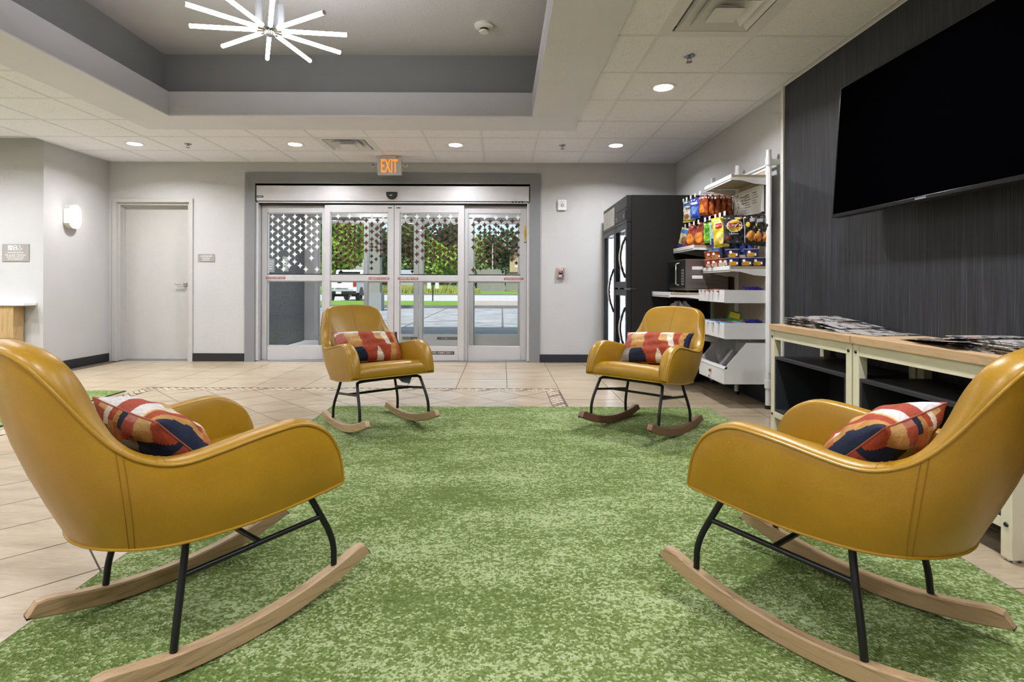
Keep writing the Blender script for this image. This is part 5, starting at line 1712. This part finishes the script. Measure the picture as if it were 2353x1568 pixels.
# foliage
def leaf_mat(c1, c2):
    t = NT('leaves')
    oi = t.n('ShaderNodeNewGeometry')
    t.color(t.ramp(oi.outputs['Random Per Island'], [(0, c1), (1, c2)]))
    t.b.inputs['Transmission Weight'].default_value = 0.0
    return t.set(.7, spec=.2)
LM = {'bright': leaf_mat('5a7a26', 'a7bd52'), 'mid': leaf_mat('3f5a2a', '7b9450'), 'dark': leaf_mat('2a4024', '587044'), 'pale': leaf_mat('6c8740', 'acbd70'), 'straw': leaf_mat('7f9a3a', 'c3b766')}
def crown(cx_, cy_, cz_, rx, ry, rz, n, s_, mat, seed, name='foliage', parent=None, lumps=9):
    rnd = random.Random(seed)
    ls = [((rnd.uniform(-.6, .6)), rnd.uniform(-.6, .6), rnd.uniform(-.65, .65), rnd.uniform(.35, .55)) for _ in range(lumps)] + [(0, 0, 0, .7)]
    v = []; f = []
    for k in range(n):
        l = rnd.choice(ls)
        d = Vector((rnd.gauss(0, 1), rnd.gauss(0, 1), rnd.gauss(0, 1))).normalized() * (l[3] * rnd.uniform(.72, 1.05))
        p = Vector((cx_ + (l[0] + d.x) * rx, cy_ + (l[1] + d.y) * ry, cz_ + (l[2] + d.z) * rz))
        a = Vector((rnd.gauss(0, 1), rnd.gauss(0, 1), rnd.gauss(0, .7))).normalized()
        b_ = a.orthogonal().normalized(); b_.rotate(Matrix.Rotation(rnd.uniform(0, 6.28), 3, a))
        s2 = s_ * rnd.uniform(.6, 1.3)
        o_ = len(v)
        v += [p - a * s2, p + b_ * s2 * .55, p + a * s2, p - b_ * s2 * .55]
        f.append((o_, o_ + 1, o_ + 2, o_ + 3))
    me = bpy.data.meshes.new(name); me.from_pydata([tuple(q) for q in v], [], f); me.materials.append(mat)
    return link(name, me, parent)
BARK = plain('5b4a3a', .9, vary=.2)
def tree(x, y, h, r, kind, label, seed, n=5200, trunk=.22, leaf=.26, low=.12):
    g = .12 if y > 55 else .06
    t_ = empty('tree', label, 'tree', (x, y, g), group=None)
    MB().tube([(0, 0, 0), (.1, 0, h * .3), (0, .1, h * .62)], [trunk, trunk * .8, trunk * .4], 8).tube([(.08, 0, h * .32), (r * .4, .2, h * .6)], [trunk * .5, trunk * .25], 6).tube([(.05, 0, h * .38), (-r * .45, -.2, h * .62)], [trunk * .5, trunk * .25], 6).build('trunk', BARK, t_, True)
    o = crown(0, 0, h * (.5 + low / 2), r, r, h * (.5 - low / 2), n, leaf, LM[kind], seed, 'foliage', t_)
    o['kind'] = 'stuff'
    return t_
# (pixel column -> x = (px-1153)/1256*y)
tree(-16.2, 57.5, 10.4, 4.9, 'bright', 'bright green tree rising behind the white truck', 1, 7000, leaf=.26)
tree(-23.5, 62, 11.5, 5.0, 'bright', 'bright green tree at the far left beyond the truck', 2, 5000)
tree(-12.4, 74, 9.6, 3.9, 'mid', 'mid green tree behind the small grey roofed house', 3, 5600, leaf=.3)
tree(-7.6, 70, 6.6, 3.4, 'bright', 'bright yellow green tree near the middle of the view', 4, 6000, leaf=.28)
tree(-9.3, 92, 12.0, 4.6, 'dark', 'tall darker tree behind the yellow green one', 5, 4200, leaf=.36)
tree(-4.4, 76, 8.0, 2.6, 'pale', 'slim pale green tree left of the dark evergreen', 6, 4200)
tree(-1.2, 82, 9.6, 3.6, 'dark', 'dense dark green tree behind the wooden fence', 7, 6500, leaf=.3, low=0)
tree(1.7, 96, 7.4, 3.4, 'mid', 'rounded mid green tree by the beige building', 8, 4200, leaf=.34)
tree(-17.0, 86, 10.5, 5.2, 'dark', 'dark tree seen between the truck and the column', 9, 5200, leaf=.36)
tree(-5.8, 100, 10.6, 5.0, 'mid', 'mid green tree at the far back of the view', 10, 4200, leaf=.38)
def bush(x, y, r, h, kind, label, seed, n=1800, leaf=.12):
    b_ = empty('shrub', label, 'shrub', (x, y, .12))
    MB().tube([(0, 0, 0), (0, 0, h * .5)], .05, 6).build('stem', BARK, b_)
    o = crown(0, 0, h * .5, r, r * .8, h * .52, n, leaf, LM[kind], seed, 'foliage', b_, 6); o['kind'] = 'stuff'
bush(-7.0, 61, 1.4, 1.9, 'dark', 'round dark shrub on the lawn across the street', 21)
# strip of tall weeds along the far kerb
rnd = random.Random(77); v = []; f = []
for k in range(9000):
    x = rnd.uniform(-14, -4.4); y = rnd.uniform(56, 59.5)
    if rnd.random() < .25: x = rnd.uniform(-4.6, -2.4)
    h = rnd.uniform(.35, .95) * (1.0 if x < -5 else .6); a = rnd.uniform(0, 3.14); w = .05
    o_ = len(v)
    lx, ly = rnd.gauss(0, .12), rnd.gauss(0, .12)
    v += [(x - w * math.cos(a), y - w * math.sin(a), .12), (x + w * math.cos(a), y + w * math.sin(a), .12), (x + lx, y + ly, .12 + h)]
    f.append((o_, o_ + 1, o_ + 2))
me = bpy.data.meshes.new('tall_weeds'); me.from_pydata(v, [], f); me.materials.append(LM['straw'])
tag(link('tall_weeds', me), 'strip of tall yellowish weeds along the far kerb', 'weeds', kind='stuff')

# white pickup truck
tk_ = empty('pickup_truck', 'white pickup truck parked beyond the grass verge, seen from behind', 'pickup truck', (-9.59, 32.3, -.04))
TW = 1.0
wm = plain('e3e4e6', .3)
bd_ = MB()
bd_.prism([(-TW, .55), (TW, .55), (TW, 1.05), (TW - .05, 1.32), (-TW + .05, 1.32), (-TW, 1.05)], 'y', 0.02, 2.0)
bd_.prism([(-TW, .50), (TW, .50), (TW, 1.05), (TW - .05, 1.25), (-TW + .05, 1.25), (-TW, 1.05)], 'y', 2.0, 5.6)
bd_.build('body', wm, tk_, bevel=.03)
MB().prism([(0.0, 1.25), (2.0, 1.25), (1.6, 1.93), (.25, 1.97)], 'x', -.86, .86).build('cab', wm, tk_, bevel=.06).location = (0, 1.9, 0)
MB().box(-.68, .68, 2.0, 2.05, 1.42, 1.84).build('rear_window', M['dark_glass'], tk_).location = (0, 0.06, 0)
MB().box(.862, .87, 2.25, 3.5, 1.40, 1.84).build('side_window', M['dark_glass'], tk_)
MB().box(-.80, .80, -.01, .02, .72, 1.28).build('tailgate', wm, tk_, bevel=.02)
for s_ in (-1, 1):
    MB().box(s_ * .90 - .09, s_ * .90 + .09, -.02, .06, .92, 1.28).build('tail_light', plain('a3241c', .25), tk_, bevel=.02)
MB().box(-.98, .98, -.16, .06, .46, .66).build('bumper', M['black'], tk_, bevel=.03)
MB().box(-.55, .55, -.18, -.16, .50, .60).build('bumper_step', M['blackmetal'], tk_)
lp = MB().box(-.16, .16, -.185, -.165, .49, .63).build('licence_plate', M['sign_white'], tk_)
MB().prism([(.13 * math.cos(a * .314), 1.16 + .05 * math.sin(a * .314)) for a in range(20)], 'y', -.02, -.012).build('oval_badge', plain('20283c', .3, .3), tk_)
text('MOST DEPENDABLE', .085, M['black'], tk_, (-.05, -.022, .80), width=1.15, bold=.03)
for yy in (1.15, 4.6):
    for s_ in (-1, 1):
        w_ = MB().lathe([(.24, -.12), (.36, -.13), (.385, -.09), (.385, .09), (.36, .13), (.24, .12)], 28, (s_ * .86, yy, .385), 'x').build('wheel', M['black'], tk_, True)
        MB().lathe([(.0, s_ * .10), (.08, s_ * .11), (.10, s_ * .09), (.21, s_ * .11), (.24, s_ * .12)], 24, (s_ * .86, yy, .385), 'x').build('rim', M['alu'], w_, True)
    MB().tube([(-.7, yy, .38), (.7, yy, .38)], .07, 8).build('axle', M['black'], tk_)
MB().prism([(x, z) for x, z in arc_pts(1.15, .40, .50, 0, R(180), 12)], 'x', TW - .02, TW + .015).build('wheel_arch', M['black'], tk_)
MB().tube([(.55, .1, .40), (.70, -.05, .40)], .05, 10).build('exhaust', M['alu_dark'], tk_)
MB().box(-.8, .8, .3, 5.2, .42, .56).build('chassis', M['black'], tk_)

# dark car across the street
cr = empty('parked_car', 'dark car parked across the street, seen past the door', 'car', (-14.2, 66, .12))
MB().prism([(-2.1, .25), (2.1, .25), (2.15, .6), (1.9, .78), (1.1, .85), (-1.2, .88), (-2.1, .8)], 'y', 0, 1.75).build('body', plain('24262c', .25, .2), cr, bevel=.05)
MB().prism([(-1.35, .86), (1.1, .85), (.5, 1.35), (-.8, 1.38)], 'y', .12, 1.63).build('cabin', M['dark_glass'], cr, bevel=.05)
for x in (-1.35, 1.35):
    for yy in (-.01, 1.6):
        w_ = MB().lathe([(.2, 0), (.31, 0), (.32, .1), (.31, .2), (.2, .2)], 20, (x, yy, .32), 'y').build('wheel', M['black'], cr, True)
        MB().lathe([(0, -.01), (.19, -.005), (.2, .02)], 16, (x, yy, .32), 'y').build('rim', M['alu'], w_)

# fence of upright boards
fe = empty('wooden_fence', 'weathered grey board fence on the far lawn', 'fence', (-3.25, 72, .12))
fw = wood_mat('weathered_boards', '8f8b84', '64605a', 'z', .85, 3.0, 6.0)
x = 0.0; k = 0
rf_ = random.Random(9)
while x < 3.6:
    MB().box(x, x + .145, rf_.uniform(-.012, .012), .03, 0, 2.95 + rf_.uniform(-.06, .06) - .12 * (x > 2.9)).build('board', fw, fe); x += .152
for zz in (.5, 1.5, 2.5):
    MB().box(0, 3.6, .03, .09, zz, zz + .1).build('rail', fw, fe)
x = 3.8
for k in range(12):
    MB().box(x + .152 * k, x + .152 * k + .145, 3.0, 3.03, 0.1, 2.4).build('board', fw, fe)

bl = empty('beige_building', 'beige building with dark awning at the right of the view', 'building', (1.15, 80, .12))
MB().box(0, 9, 0, 6, 0, 6.0).build('wall', plain('b7a27e', .85), bl)
MB().prism([(-.6, 0), (-.2, 0), (-.2, .2)], 'y', 0, 1).build('downpipe_foot', M['kerb'], bl)
MB().prism([(-.35, 2.05), (6, 2.05), (6, 2.75), (-.15, 2.75)], 'y', -1.2, 0).build('awning', plain('4b3a2c', .8), bl)
MB().box(.75, 1.15, -.03, 0, 3.5, 3.75).build('wall_lamp', M['sign_white'], bl)
MB().box(-.25, 9.2, -.3, 6.2, 6.0, 6.35).build('roof_edge', M['offwhite'], bl)

hs = empty('small_house', 'low house with pale blue grey roof beyond the street', 'house', (-13.6, 68, .12))
MB().box(.2, 3.3, 0, 3, 0, 1.9).build('wall', plain('a8a59c', .8), hs)
MB().prism([(-.2, 1.8), (3.2, 1.8), (1.9, 2.75), (.9, 2.75)], 'x', 0, 3.6).build('roof', plain('97a1a8', .8), hs)
hs.children[1].rotation_euler = (0, 0, 0)

sp_ = empty('sign_post', 'black street post with two small pale sign plates', 'sign post', (-4.0, 31.7, .06))
MB().tube([(0, 0, 0), (0, 0, 1.6)], .035, 8).build('post', M['black'], sp_)
for dx in (-.32, .14):
    MB().box(dx, dx + .22, -.05, -.03, .72, 1.18).build('sign_plate', plain('c9c9cc', .5), sp_)
up = empty('utility_pole', 'thin pale utility pole behind the wooden fence', 'pole', (-1.25, 74, .12))
MB().tube([(0, 0, 0), (0, 0, 6.2)], [.11, .08], 8).build('pole', plain('b4aea2', .8), up)
for zz, e in ((3.3, -16), (3.0, -16), (2.7, -15)):
    MB().tube([(0, 0, zz), (e / 2, .3, zz - .25), (e, .6, zz)], .012, 5).build('wire', M['black'], up)
